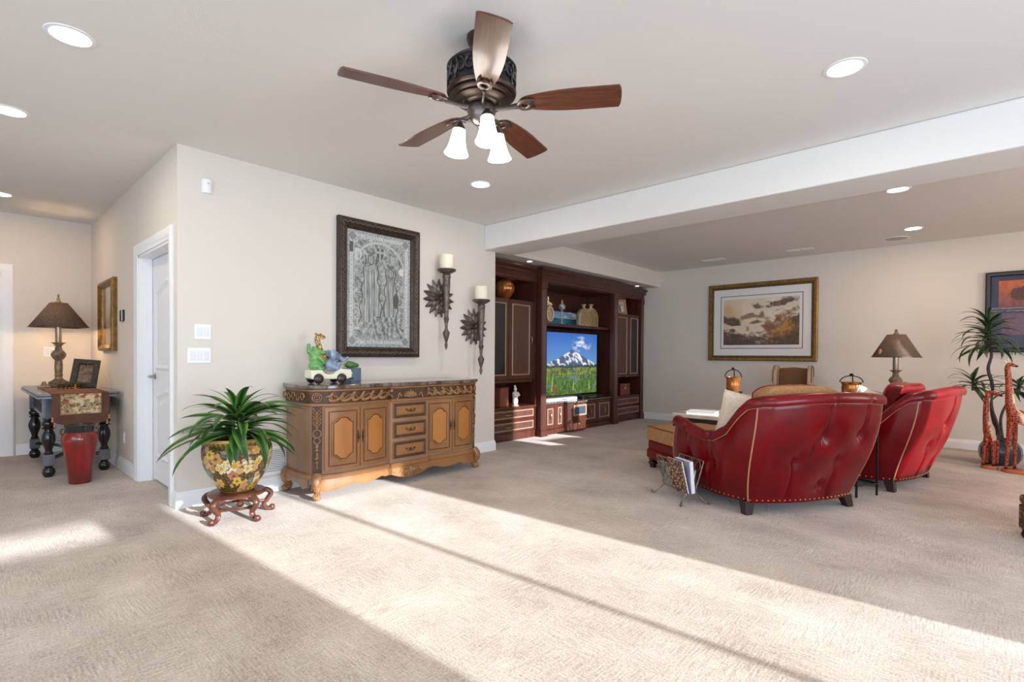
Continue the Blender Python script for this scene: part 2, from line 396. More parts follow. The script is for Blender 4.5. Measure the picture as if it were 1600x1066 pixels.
for x, y, lb in ((-3.224, 8.266, 'white ceiling vent nearer the media cabinet'), (-1.982, 8.287, 'white ceiling vent above the gold framed landscape')):
    t = thing('ceiling_vent', lb, 'vent', (x, y, H), 0, 'ceiling vents')
    m = MB(); sweep_frame(m, 0.34, 0.14, [(0, 0), (0, 0.006), (0.018, 0.008), (0.02, 0.0)]); me = m.build('vent_frame', 'plastic', t, smooth=0); me.rotation_euler = (R(90), 0, 0)
    MB().box(-0.15, 0.15, -0.05, 0.05, -0.003, -0.0005).build('backing', 'dark', t, smooth=0)
    for k in range(6):
        MB().box(-0.15, 0.01, -0.045+k*0.018, -0.033+k*0.018, -0.006, -0.002).build('slat', 'plastic', t, smooth=0)
    for k in range(6):
        MB().box(0.02, 0.15, -0.045+k*0.018, -0.040+k*0.018, -0.006, -0.002).build('slat', 'plastic', t, smooth=0)
sp = thing('ceiling_speaker', 'round flush ceiling speaker near the far wall', 'speaker', (-0.869, 8.34, H))
MB().lathe([(0.12, -0.0005), (0.125, -0.006), (0.14, -0.005), (0.142, -0.0005)], 36, cap=False).build('rim', 'plastic', sp)
MB().lathe([(0, -0.004), (0.121, -0.004), (0.121, -0.001), (0, -0.001)], 36).build('grille', mat('speaker_mesh', (186, 178, 172), 0.7), sp)

# ------------------------------------------------------------------ ceiling fan
MT['blade'] = mat('walnut_blade', (74, 38, 24), 0.34, 0, coat=0.3, var=(104, 54, 32), scale=3.0, stretch=(3, 30, 3))
MT['pewter'] = mat('pewter', (120, 112, 106), 0.32, 0.9, var=(96, 88, 84), scale=20)
MT['shade_glass'] = mat('lit_frosted_glass', (255, 248, 238), 0.4, emit=((1.0, 0.94, 0.86), 9.0))
fan = thing('ceiling_fan', 'five-blade walnut ceiling fan with three lit glass shades', 'ceiling fan', (-1.84, 1.76, 0))
MB().lathe([(0.0, 2.739), (0.075, 2.739), (0.075, 2.725), (0.066, 2.70), (0.045, 2.675), (0.03, 2.662), (0.0, 2.66)], 32).build('canopy', 'bronze', fan)
MB().lathe([(0.018, 2.67), (0.018, 2.61)], 16).build('downrod', 'bronze', fan)
MB().lathe([(0.0, 2.632), (0.05, 2.63), (0.085, 2.622), (0.13, 2.612), (0.155, 2.60), (0.166, 2.585), (0.166, 2.575), (0.158, 2.565), (0.162, 2.53), (0.160, 2.49), (0.166, 2.475), (0.163, 2.462), (0.0, 2.462)], 48).build('motor_housing', 'darkiron', fan)
m = MB()   # cast scroll-work around the housing
for k in range(10):
    a0 = 2*PI*k/10
    for sgn in (-1, 1):
        pts = []
        for i in range(15):
            t = i/14; r_ = 0.028*(1-0.75*t); an = PI*0.5+sgn*t*PI*2.2
            du = sgn*0.026+r_*math.cos(an); dz = 2.535+r_*math.sin(an)*1.25-0.004
            a = a0+du/0.163; pts.append((0.166*math.cos(a), 0.166*math.sin(a), dz))
        m.tube(pts, [0.0065*(1-0.5*i/14) for i in range(15)], 6)
    pts = [(0.166*math.cos(a0+PI/10+w), 0.166*math.sin(a0+PI/10+w), z) for w, z in ((0, 2.57), (0.05, 2.545), (0, 2.52), (-0.05, 2.497), (0, 2.475))]
    m.tube(crom(pts, 4), 0.0055, 6)
m.tube([(0.167*math.cos(2*PI*i/48), 0.167*math.sin(2*PI*i/48), 2.58) for i in range(48)], 0.006, 6, closed=True)
m.build('scrollwork', mat('iron_scroll', (70, 66, 70), 0.35, 0.7), fan)
MB().lathe([(0.166, 2.474), (0.172, 2.466), (0.168, 2.456), (0.152, 2.452), (0.155, 2.444), (0.146, 2.438), (0.128, 2.434), (0.13, 2.426), (0.118, 2.42), (0.095, 2.416), (0.09, 2.408), (0.075, 2.402), (0.0, 2.402)], 48).build('lower_plate', 'bronze', fan)
def blade_mesh():
    m = MB(); n = 26; vs = []; r0, r1 = 0.185, 0.665
    prof = []
    for i in range(n):
        t = i/(n-1); x = r0+(r1-r0)*t
        w = 0.034+0.038*(1-(1-min(t/0.62, 1))**2)
        if t < 0.09: w *= math.sqrt(max(0.0, 1-(1-t/0.09)**2))*0.75+0.25
        prof.append((x, w))
    top = [(x, w) for x, w in prof]; bot = [(x, -w*0.94) for x, w in prof]
    tip = [(r1+0.012*math.cos(u), 0.07*math.sin(u)) for u in (R(50), R(25), 0, R(-25), R(-50))]
    poly = top+tip+bot[::-1]
    pit = R(-13)
    def fn(u, v, k):
        z = (-0.004 if k == 0 else 0.004); return (u, v*math.cos(pit)-z*math.sin(pit), 2.405+v*math.sin(pit)+z*math.cos(pit))
    return m.prism(poly, fn)
bl0 = blade_mesh().build('blade', 'blade', fan, smooth=30)
br = MB()
pitm = TR(0, 0, 2.399) @ RX(R(-13))
ring = []
for i in range(28):
    a = 2*PI*i/28; ring.append((0.215+0.034*math.cos(a), 0.030*math.sin(a), -0.009))
def ringfn(u, v):
    a = 2*PI*u; b = 2*PI*v; rr = 0.026+0.0115*math.cos(b); p = Vector((0.215+rr*1.08*math.cos(a), rr*math.sin(a), -0.008+0.005*math.sin(b))); return pitm @ p
br.grid(ringfn, 28, 9, closeu=True)
br.tube(crom([(0.055, 0, 2.392), (0.10, 0, 2.384), (0.145, 0, 2.388), (0.185, 0, 2.392)], 5), [0.016, 0.0155, 0.015, 0.0145, 0.014, 0.0135, 0.013, 0.0125, 0.012, 0.012, 0.0125, 0.013, 0.014, 0.015, 0.016, 0.016], 8, flat=0.6)
br.tube([pitm @ Vector((0.19, 0.012*k, -0.004)) for k in (-1.5, 0, 1.5)], 0.006, 6)
br.tube(crom([pitm @ Vector(p) for p in ((0.19, 0.022, -0.006), (0.225, 0.034, -0.006), (0.262, 0.024, -0.005))], 4), 0.005, 6)
br.tube(crom([pitm @ Vector(p) for p in ((0.19, -0.022, -0.006), (0.225, -0.034, -0.006), (0.262, -0.024, -0.005))], 4), 0.005, 6)
br0 = br.build('blade_bracket', 'pewter', fan)
for k, a in enumerate((-110.6, -40.0, 33.0, 105.4, 176.0)):
    if k == 0: b, c = bl0, br0
    else: b, c = clone(bl0, fan), clone(br0, fan)
    b.rotation_euler = (0, 0, R(a)); c.rotation_euler = (0, 0, R(a))
MB().lathe([(0.045, 2.405), (0.066, 2.398), (0.07, 2.385), (0.07, 2.372), (0.062, 2.362), (0.058, 2.345), (0.05, 2.328), (0.034, 2.314), (0.02, 2.306), (0.02, 2.298), (0.012, 2.292), (0.0, 2.29)], 32).build('light_fitter', 'pewter', fan)
for a in (-150, 90, -30):
    ca, sa = math.cos(R(a)), math.sin(R(a))
    MB().tube(crom([(0.05*ca, 0.05*sa, 2.345), (0.075*ca, 0.075*sa, 2.335), (0.098*ca, 0.098*sa, 2.342), (0.112*ca, 0.112*sa, 2.33)], 5), 0.008, 8).build('lamp_arm', 'pewter', fan)
    M = TR(0.112*ca, 0.112*sa, 2.325) @ RZ(R(a)) @ RY(R(-7))
    MB().lathe([(0.0, 0.015), (0.012, 0.013), (0.016, 0.0), (0.027, -0.012), (0.031, -0.026), (0.028, -0.03), (0, -0.028)], 20, M=M).build('lamp_socket', 'pewter', fan)
    g = MB().lathe([(0.028, -0.02), (0.031, -0.03), (0.034, -0.055), (0.039, -0.085), (0.045, -0.11), (0.054, -0.135), (0.061, -0.148), (0.0585, -0.150), (0.05, -0.135), (0.040, -0.10), (0.033, -0.055), (0.027, -0.022)], 28, M=M, cap=False).build('glass_shade', 'shade_glass', fan)
    l = bpy.data.lights.new('fan_bulb', 'POINT'); l.energy = 5; l.shadow_soft_size = 0.03; l.color = (1.0, 0.86, 0.70)
    o = bpy.data.objects.new('fan_bulb', l); COL.objects.link(o); o.parent = fan; o.location = M @ Vector((0, 0, -0.15))

# ------------------------------------------------------------------ wall plates
MT['rk'] = mat('switch_rocker', (226, 228, 232), 0.35)
def on_left_wall(y, z): return (XL, y, z)
t = thing('motion_sensor', 'white motion sensor high on the wall corner', 'sensor', (XL, 1.318, 2.466))
m = MB().grid(lambda u, v: (0.0015+0.034*math.sin(PI*u)**0.45*(0.9+0.1*math.sin(PI*v)), -0.036+0.072*u, -0.052+0.104*v), 15, 10); m.build('housing', 'plastic', t)
MB().box(0.0, 0.012, -0.036, 0.036, -0.052, 0.052).build('back_plate', 'plastic', t, smooth=0, bevel=0.003)
MB().ell((0.037, 0, 0.018), (0.003, 0.009, 0.008), 10, 6).build('sensor_lens', mat('sensor_lens', (200, 214, 226), 0.2), t)
def switch_plate(name, label, y, z, gangs, place, rot=0, outlet=False, h=0.118):
    w = 0.07+0.046*(gangs-1); t = thing(name, label, 'light switch' if not outlet else 'outlet', place(y, z), rot)
    MB().box(0, 0.006, -w/2, w/2, -h/2, h/2).build('cover_plate', 'plastic', t, smooth=0, bevel=0.003)
    for g in range(gangs):
        c = (g-(gangs-1)/2)*0.046
        if outlet:
            for zz in (-0.02, 0.02): MB().lathe([(0.0, 0), (0.0165, 0), (0.0165, 0.003), (0, 0.003)], 14, M=TR(0.006, c, zz) @ RY(PI/2)).build('socket', 'plastic', t)
        else:
            MB().box(0.006, 0.011, c-0.0165, c+0.0165, -0.033, 0.033, ).build('rocker', 'rk', t, smooth=0, bevel=0.002)
    return t
switch_plate('light_switch', 'upper of the two white switch plates beside the door corner', 1.289, 1.340, 2, on_left_wall)
switch_plate('light_switch', 'lower, wider white switch plate with three rockers', 1.266, 1.157, 3, on_left_wall)
switch_plate('light_switch', 'white switch plate on the hall wall behind the lamp', 0.74, 1.18, 2, lambda y, z: (XD, y, z))
switch_plate('wall_outlet', 'white outlet low on the hall wall beside the door casing', 0, 0, 1, lambda y, z: (-6.25, YA, 0.335), rot=R(-90), outlet=True)
t = thing('thermostat', 'small black and steel thermostat beside the hall picture', 'thermostat', (-6.30, YA, 1.543), R(-90))
MB().box(0, 0.016, -0.075, 0.075, -0.055, 0.055).build('body', mat('black_plastic', (24, 24, 26), 0.35), t, smooth=0, bevel=0.004)
MB().box(0.014, 0.024, 0.02, 0.068, -0.056, 0.056).build('face', 'nickel', t, smooth=0, bevel=0.004)
t = thing('return_air_grille', 'white return air grille low on the wall between planter and sideboard', 'vent', (XL, 1.70, 0.265))
m = MB(); sweep_frame(m, 0.50, 0.24, [(0, 0), (0, 0.008), (0.02, 0.01), (0.024, 0.0)]); o = m.build('grille_frame', 'plastic', t, smooth=0); o.rotation_euler = (0, 0, R(90))
MB().box(0, 0.002, -0.23, 0.23, -0.10, 0.10).build('backing', mat('grey_backing', (120, 122, 126), 0.8), t, smooth=0)
slat0 = MB().box(-0.001, 0.010, -0.23, 0.23, -0.0035, 0.0035, M=RY(R(30))).build('louvre', 'plastic', t, smooth=0)
for k in range(13):
    s_ = slat0 if k == 0 else clone(slat0, t); s_.location = (0.004, 0, -0.093+k*0.0155)

# ------------------------------------------------------------------ carved sideboard
MT['oak'] = mat('honey_oak', (128, 84, 48), 0.42, coat=0.12, var=(152, 106, 64), scale=3.5, stretch=(1, 1, 0.25), bump=0.05, bscale=40)
MT['oakside'] = mat('weathered_oak', (158, 126, 98), 0.5, var=(138, 106, 78), scale=3.0, stretch=(1, 1, 0.3))
MT['panel'] = mat('amber_panel', (158, 98, 44), 0.38, coat=0.15, var=(180, 120, 60), scale=3, stretch=(1, 1, 0.2))
MT['glaze'] = mat('dark_glazed_oak', (62, 40, 25), 0.5, var=(84, 56, 35), scale=20)
MT['carve'] = mat('carved_oak', (160, 118, 78), 0.42, var=(122, 84, 52), scale=40)
MT['marble'] = mat('brown_marble', (58, 46, 40), 0.12, coat=0.4, var=(132, 118, 110), scale=7, detail=9, stretch=(1, 2, 1))
MT['antbrass'] = mat('antique_brass', (92, 74, 50), 0.4, 0.8)
sb = thing('sideboard', 'carved honey oak sideboard with brown marble top', 'sideboard', (-4.43, 1.90, 0))
SL = 1.82
def vfront(u):
    if u > SL/2: u = SL-u
    if u < 0.09: return 0.478+0.047*max(u-0.015, 0)/0.075
    if u < 0.705: return 0.525+0.034*math.sin(PI*((u-0.09)/0.615)**0.75)
    return 0.562
def F(u, z, d=0.0):
    e = 0.004; du = (vfront(min(u+e, SL))-vfront(max(u-e, 0)))/(2*e)
    if abs(du) > 0.9: du = 0
    nx, ny = 1/math.sqrt(1+du*du), -du/math.sqrt(1+du*du)
    return (vfront(u)+d*nx, u+d*ny, z)
def sb_outline(d):
    side = [(0.0, 0.03), (0.14, 0.004), (0.30, 0.0), (0.42, 0.004), (0.47, 0.012)]
    pts = [(v, u-d) for v, u in side]+[(vfront(0.02)+d*0.6, 0.02-d*0.7)]
    us = [0.05, 0.089, 0.10, 0.13, 0.18, 0.24, 0.30, 0.38, 0.46, 0.54, 0.62, 0.70, 0.706]
    fr = [(vfront(u)+d, u) for u in us]
    half = pts+fr
    return half+[(v, SL-u) for v, u in half[::-1]]
def slab(z0, z1, d, taper=0.0):
    return MB().prism(sb_outline(d), lambda u, v, k: (u+(taper if k else 0)*0, v, z0 if k == 0 else z1))
slab(0.20, 0.78, 0).build('carcass', 'oakside', sb, smooth=30)
slab(0.165, 0.205, 0.022).build('base_moulding', 'oak', sb, smooth=30, bevel=0.008)
slab(0.754, 0.776, 0.018).build('waist_moulding', 'oak', sb, smooth=30, bevel=0.006)
slab(0.776, 0.888, 0.008).build('frieze', 'glaze', sb, smooth=30)
slab(0.872, 0.892, 0.016).build('cornice', 'oak', sb, smooth=30, bevel=0.005)
slab(0.892, 0.926, 0.034).build('marble_top', 'marble', sb, smooth=30, bevel=0.008)
def bent(mb, u0, u1, z0, z1, d0, d1, n=8):
    n_ = n+1; vs = []
    for i in range(n_):
        u = u0+(u1-u0)*i/n
        for (z, d) in ((z0, d0), (z0, d1), (z1, d1), (z1, d0)): vs.append(F(u, z, d))
    fs = [(i*4+q, (i+1)*4+q, (i+1)*4+(q+1)%4, i*4+(q+1)%4) for i in range(n) for q in range(4)]
    return mb.add(vs, fs+[(0, 1, 2, 3), (n*4+3, n*4+2, n*4+1, n*4)])
def shaped(u0, u1, z0, z1):
    """octagonal-ogee panel outline"""
    w, h = u1-u0, z1-z0; c = 0.30*w; k = 0.12*h
    q = [(u0, z0+k), (u0+c*0.45, z0+k*0.85), (u0+c, z0+k*0.2), (u0+c*1.2, z0), (u1-c*1.2, z0), (u1-c, z0+k*0.2), (u1-c*0.45, z0+k*0.85), (u1, z0+k)]
    t = [(u, z0+z1-z) for u, z in q[::-1]]
    return q+t
def door(u0, u1, hinge_left):
    o = bent(MB(), u0+0.003, u1-0.003, 0.232, 0.742, 0.0, 0.014, 10).build('door', 'oak', sb, smooth=30, bevel=0.002)
    m = MB(); b = 0.034
    pts = []
    for (a, z) in ((u0+b, 0.232+b), (u1-b, 0.232+b), (u1-b, 0.742-b), (u0+b, 0.742-b)): pts.append((a, z))
    ring = []
    for i in range(4):
        (a, z), (a2, z2) = pts[i], pts[(i+1) % 4]
        for k in range(8): ring.append(F(a+(a2-a)*k/8, z+(z2-z)*k/8, 0.0145))
    m.tube(ring, 0.0042, 6, closed=True); m.build('rail_line', 'glaze', o)
    g = 0.058; ol = shaped(u0+g, u1-g, 0.232+0.075, 0.742-0.075)
    m = MB(); m.tube([F(u, z, 0.015) for u, z in ol], 0.0075, 8, closed=True); m.build('panel_moulding', 'oak', o)
    m = MB(); m.tube([F(u, z, 0.0155) for u, z in shaped(u0+g+0.013, u1-g-0.013, 0.232+0.088, 0.742-0.088)], 0.003, 6, closed=True); m.build('shadow_line', 'glaze', o)
    c = ((u0+u1)/2, 0.487); m = MB(); ol2 = shaped(u0+g+0.015, u1-g-0.015, 0.232+0.09, 0.742-0.09)
    m.add([F(*c, 0.0195)]+[F(u, z, 0.0165) for u, z in ol2], [(0, i+1, (i+1) % len(ol2)+1) for i in range(len(ol2))]); m.build('panel', 'panel', o, smooth=40)
    uh = u1-0.022 if hinge_left else u0+0.022
    m = MB(); m.tube([F(uh, 0.487+dz, 0.016) for dz in (-0.055, -0.03, 0, 0.03, 0.055)], [0.003, 0.008, 0.010, 0.008, 0.003], 6, flat=0.5)
    m.tube(crom([F(uh, 0.515, 0.018), F(uh, 0.505, 0.032), F(uh, 0.48, 0.034), F(uh, 0.465, 0.018)], 4), 0.004, 6); m.ell(F(uh, 0.49, 0.028), (0.008, 0.008, 0.011), 10, 7)
    m.build('handle', 'antbrass', o)
for (a, b, hl) in ((0.10, 0.402, True), (0.402, 0.702, False), (1.118, 1.418, True), (1.418, 1.72, False)): door(a, b, hl)
for (z0, z1) in ((0.602, 0.742), (0.424, 0.572), (0.240, 0.394)):
    o = bent(MB(), 0.728, 1.092, z0, z1, 0.0, 0.012, 2).build('drawer', 'oak', sb, smooth=0, bevel=0.002)
    m = MB(); sweep_frame(m, 0.352, z1-z0-0.012, [(0, 0.0), (0, 0.004), (0.006, 0.009), (0.014, 0.010), (0.02, 0.004), (0.024, 0.0)])
    f = m.build('drawer_moulding', 'glaze', o, smooth=30); f.matrix_local = TR(0.562+0.0118, 0.91, (z0+z1)/2) @ RZ(R(90))
    MB().box(0.5735, 0.5775, 0.91-0.148, 0.91+0.148, z0+0.036, z1-0.036).build('drawer_panel', 'oak', o, smooth=0, bevel=0.003)
    m = MB(); zc = (z0+z1)/2
    for s_ in (-1, 1): m.ell((0.581, 0.91+s_*0.045, zc+0.006), (0.006, 0.011, 0.008), 10, 6).tube(crom([(0.58, 0.91+s_*0.045, zc+0.006), (0.594, 0.91+s_*0.036, zc-0.006), (0.597, 0.91+s_*0.018, zc-0.014), (0.598, 0.91, zc-0.012)], 4), 0.0036, 6)
    m.ell((0.58, 0.91, zc), (0.004, 0.018, 0.010), 10, 6).build('handle', 'antbrass', o)
# canted corner columns with carved drops
for mirror in (0, 1):
    U = (lambda u: u) if not mirror else (lambda u: SL-u)
    m = MB()
    bent(m, min(U(0.022), U(0.088)), max(U(0.022), U(0.088)), 0.215, 0.752, -0.004, 0.003, 2)
    o = m.build('corner_column', 'glaze', sb, smooth=30)
    uc = U(0.055); m = MB(); sg = 1 if not mirror else -1
    for s_ in (-1, 1):
        for k in range(5):
            z = 0.735-k*0.028; m.tube(crom([F(uc, z-0.05, 0.006), F(uc+sg*s_*0.012, z-0.02, 0.012), F(uc+sg*s_*0.024, z, 0.010), F(uc+sg*s_*0.020, z+0.008, 0.006)], 4), [0.003+0.0022*math.sin(PI*i/12) for i in range(13)], 6)
    m.tube([F(uc, 0.72-0.02*i, 0.012) for i in range(8)], 0.004, 6)
    for (z, rr) in ((0.535, 0.026), (0.478, 0.020)): m.tube([F(uc+rr*math.cos(a), z+rr*1.25*math.sin(a), 0.010) for a in [2*PI*i/18 for i in range(18)]], 0.0055, 6, closed=True)
    for (z, w, h) in ((0.43, 0.014, 0.02), (0.40, 0.018, 0.012), (0.365, 0.010, 0.022), (0.335, 0.017, 0.013), (0.30, 0.012, 0.02), (0.268, 0.008, 0.018)): m.ell(F(uc, z, 0.006), (0.010, w, h), 10, 7)
    m.build('carved_drop', 'carve', o)
# frieze carving: acanthus scrolls, corner rosettes, centre shell
def plume(m, u0, z0, dirn, size, up):
    pts = []; n_ = 16
    for i in range(n_):
        t = i/(n_-1); an = up*(PI*0.15+t*PI*1.55); rr = size*(1-0.62*t)
        u = u0+dirn*(t*size*0.95+rr*0.55*math.sin(an)*0.9); z = z0+up*size*0.42*math.sin(t*PI*1.35)
        u = min(max(u, 0.025), SL-0.025); z = min(max(z, 0.786), 0.866)
        pts.append(F(u, z, 0.013+0.006*math.sin(PI*t)))
    m.tube(pts, [0.0035+0.0085*math.sin(PI*(0.15+0.8*i/(n_-1))) for i in range(n_)], 7)
for dirn, us in ((1, [0.11+0.046*k for k in range(13)]), (-1, [SL-0.11-0.046*k for k in range(13)])):
    m = MB()
    for k, u0 in enumerate(us): plume(m, u0, 0.826, dirn, 0.075, 1 if k % 2 == 0 else -1)
    stem = [F(us[0]+dirn*0.6*i/30, 0.826+0.018*math.sin(i*0.75), 0.014) for i in range(31)]
    m.tube(stem, 0.0055, 6)
    m.build('frieze_carving', 'carve', sb)
m = MB()
for k in range(9):
    a = R(-72+18*k); L_ = 0.062 if k != 4 else 0.072
    m.tube([F(0.91+math.sin(a)*L_*t*1.35, 0.79+math.cos(a)*L_*t, 0.014+0.008*math.sin(PI*t)) for t in (0, 0.25, 0.5, 0.75, 1.0)], [0.004, 0.006, 0.008, 0.008, 0.003], 6)
for s_ in (-1, 1):
    m.tube([F(0.91+s_*(0.10+0.05*t), 0.80+0.03*math.sin(t*5), 0.014) for t in [i/10 for i in range(11)]], 0.006, 6)
m.build('frieze_shell', 'carve', sb)
for u in (0.055, SL-0.055):
    m = MB()
    for rr in (0.03, 0.017): m.tube([F(u+rr*math.cos(a), 0.826+rr*math.sin(a)*1.15, 0.013) for a in [2*PI*i/20 for i in range(20)]], 0.005, 6, closed=True)
    m.ell(F(u, 0.826, 0.012), (0.009, 0.009, 0.01), 10, 6); m.build('rosette', 'carve', sb)
m = MB()   # scrolls on the left end of the frieze
for k in range(5):
    v0 = 0.06+0.082*k; sgn = 1 if k % 2 == 0 else -1
    pts = [(v0+0.035*(1-0.6*t)*math.cos(sgn*t*PI*2.3), -0.012, 0.826+0.033*(1-0.55*t)*math.sin(sgn*t*PI*2.3)) for t in [i/16 for i in range(17)]]
    m.tube(pts, [0.0075*(1-0.5*i/16) for i in range(17)], 6)
m.build('end_carving', 'carve', sb)
# apron with scalloped edge
def zap(u):
    d = abs(u-SL/2)
    if d < 0.20: return 0.062+0.045*(d/0.20)**2
    if d < 0.28: return 0.107-0.01*math.sin((d-0.2)/0.08*PI)
    t = (d-0.28)/(SL/2-0.28); return 0.112-0.028*abs(math.sin(t*PI*2))-0.03*t*t
m = MB(); vs = []; us = [0.02+(SL-0.04)*i/90 for i in range(91)]
for u in us:
    for (z, d) in ((0.168, 0.0), (0.168, 0.012), (zap(u)+0.02, 0.022), (zap(u), 0.02), (zap(u), -0.004)): vs.append(F(u, z, d))
fs = [(i*5+q, (i+1)*5+q, (i+1)*5+(q+1)%5, i*5+(q+1)%5) for i in range(90) for q in range(5)]
m.add(vs, fs); m.build('apron', 'oak', sb, smooth=40)
m = MB(); m.prism([(0.05, 0.10), (0.05, 0.168), (0.46, 0.168), (0.46, 0.10), (0.38, 0.075), (0.30, 0.11), (0.20, 0.12), (0.12, 0.10)], lambda u, v, k: (u, -0.006+0.02*k, v)); m.build('side_apron', 'oakside', sb, smooth=0)
m = MB()
for k in range(9):
    a = R(100+20*k); m.tube([F(0.91+math.sin(a)*0.085*t*1.3, 0.135+math.cos(a)*0.062*t, 0.026+0.006*math.sin(PI*t)) for t in (0, 0.3, 0.6, 1.0)], [0.004, 0.008, 0.009, 0.003], 6)
m.ell(F(0.91, 0.14, 0.026), (0.010, 0.022, 0.016), 10, 7)
for s_ in (-1, 1): m.tube([F(0.91+s_*(0.09+0.13*t), 0.14-0.03*math.sin(t*4), 0.022) for t in [i/10 for i in range(11)]], [0.008*(1-0.6*i/10) for i in range(11)], 6)
m.build('apron_shell', 'carve', sb)
def cabriole(x, y, dx, dy, back=False):
    pts = crom([(x, y, 0.19), (x+dx*0.35, y+dy*0.35, 0.15), (x+dx*0.3, y+dy*0.3, 0.10), (x-dx*0.05, y-dy*0.05, 0.055), (x+dx*0.25, y+dy*0.25, 0.026)], 6)
    rs = [0.045-0.021*min(1, i/17)+0.004*(i > 19) for i in range(len(pts))]
    m = MB().tube(pts, rs, 12)
    for s_ in (-1, 1):
        nx, ny = -dy, dx
        L_ = math.hypot(nx, ny); nx, ny = nx/L_, ny/L_
        m.tube([(x+dx*0.28+0.030*math.cos(a)*(1-t*0.6)*dx/L_+nx*s_*0.016, y+dy*0.28+0.030*math.cos(a)*(1-t*0.6)*dy/L_+ny*s_*0.016, 0.031+0.024*(1-t*0.6)*math.sin(a)) for a, t in [(i*0.55, i/14) for i in range(15)]], 0.006, 6)
    m.ell((x+dx*0.26, y+dy*0.26, 0.026), (0.034, 0.034, 0.026), 12, 8)
    m.build('leg', 'carve', sb)
cabriole(0.505, 0.055, 0.09, -0.06); cabriole(0.505, SL-0.055, 0.09, 0.06); cabriole(0.05, 0.03, 0.0, -0.09); cabriole(0.05, SL-0.03, 0.0, 0.09)

# ------------------------------------------------------------------ floral planter on stand
random.seed(7)
PX, PY = -3.955, 1.369
MT['rosewood'] = mat('rosewood', (74, 40, 30), 0.3, coat=0.4, var=(96, 54, 40), scale=10)
st = thing('plant_stand', 'round dark rosewood stand with scrolled legs under the floral planter', 'plant stand', (PX, PY, 0), R(12))
MB().lathe([(0.0, 0.160), (0.17, 0.160), (0.188, 0.166), (0.19, 0.178), (0.18, 0.186), (0.165, 0.190), (0, 0.190)], 40).build('stand_top', 'rosewood', st)
o = MB()
vv = [0.105, 0.135]
def ringf(u, v):
    a = 2*PI*u; b = 2*PI*v; return ((0.12+0.014*math.cos(b))*math.cos(a), (0.12+0.014*math.cos(b))*math.sin(a), 0.078+0.009*math.sin(b))
o.grid(ringf, 36, 9, closeu=True); o.build('lower_ring', 'rosewood', st)
leg = MB()
pts = crom([(0.15, 0, 0.165), (0.20, 0, 0.158), (0.228, 0, 0.13), (0.205, 0, 0.092), (0.178, 0, 0.060), (0.192, 0, 0.026), (0.226, 0, 0.014), (0.246, 0, 0.024)], 5)
leg.tube(pts, [0.021-0.006*math.sin(PI*0.5*i/(len(pts)-1))+(0.004 if i > 30 else 0) for i in range(len(pts))], 10, flat=1.25)
leg.ell((0.236, 0, 0.024), (0.022, 0.022, 0.022), 10, 7).tube([(0.13, 0, 0.08), (0.19, 0, 0.082)], 0.012, 8)
l0 = leg.build('leg', 'rosewood', st)
for k in range(5):
    q = l0 if k == 0 else clone(l0, st); q.rotation_euler = (0, 0, 2*PI*k/5)
pot = thing('planter', 'round porcelain planter painted with colourful flowers on brown', 'planter', (PX, PY, 0.190))
prof = [(0.0, 0.0), (0.115, 0.0), (0.125, 0.008)]
for i in range(1, 15):
    t = i/14; prof.append((0.125+0.128*math.sin(t*PI*0.62)/math.sin(PI*0.5)*(1.0), 0.008+0.335*t))
prof = prof[:-1]+[(0.238, 0.343), (0.232, 0.352), (0.243, 0.362), (0.246, 0.378), (0.238, 0.388), (0.228, 0.385), (0.222, 0.36), (0.215, 0.32), (0.0, 0.31)]
# dense smooth re-sampling so that the painted flowers are crisp
dense = []
for (r0, z0), (r1, z1) in zip(prof[:-1], prof[1:]):
    k = max(1, int(math.hypot(r1-r0, z1-z0)/0.0045))
    for i in range(k): dense.append((r0+(r1-r0)*i/k, z0+(z1-z0)*i/k))
dense.append(prof[-1])
MT['porcelain'] = vcol('painted_porcelain', 0.18, coat=0.5)
dense = [(r*0.905, z) for r, z in dense]
pb = MB().lathe(dense, 300).build('bowl', 'porcelain', pot, smooth=60)
rs_ = np.random.RandomState(3)
def pot_paint(co):
    th = np.arctan2(co[:, 1], co[:, 0]); z = co[:, 2]
    base = np.array(lin((86, 66, 34))); c = np.tile(base, (len(co), 1))
    nz = np.sin(th*31+z*140)*np.sin(th*17-z*95); c[nz > 0.45] = lin((120, 96, 50)); c[nz < -0.6] = lin((58, 46, 28))
    pal = [(226, 208, 158), (214, 172, 96), (218, 164, 122), (190, 118, 84), (230, 220, 190), (92, 134, 132), (222, 184, 64), (222, 196, 140), (208, 168, 112), (196, 150, 84)]
    fl = []
    for _ in range(120):
        fl.append((rs_.uniform(-PI, PI), rs_.uniform(0.02, 0.335), rs_.uniform(0.018, 0.046), pal[rs_.randint(len(pal))], rs_.uniform(0, 6.28), rs_.choice([5, 5, 6, 8])))
    for (t0, z0, rr, col, ph, npet) in fl:
        dx = ((th-t0+PI) % (2*PI)-PI)*0.215; dz = z-z0; r = np.hypot(dx, dz); a = np.arctan2(dz, dx)+ph
        lim = rr*(0.66+0.34*np.abs(np.cos(a*npet/2)))
        c[r < lim*1.10] = lin((70, 52, 30))
        m_ = r < lim; c[m_] = np.array(lin(col))*(0.75+0.35*(r[m_, None]/lim[m_, None]))
        c[r < rr*0.24] = lin((206, 150, 40)) if col[2] > 90 else lin((120, 60, 30))
    top = z > 0.343; c[top] = lin((168, 128, 66)); c[top & (np.sin(th*40) > 0.2)] = lin((120, 84, 42)); c[z > 0.372] = lin((200, 160, 90))
    c[z < 0.012] = lin((140, 100, 52)); return c
paint(pb, pot_paint)
MB().lathe([(0.0, 0.352), (0.188, 0.350), (0.192, 0.335), (0.0, 0.33)], 32).build('soil', mat('soil', (46, 36, 28), 0.95, bump=0.5), pot)

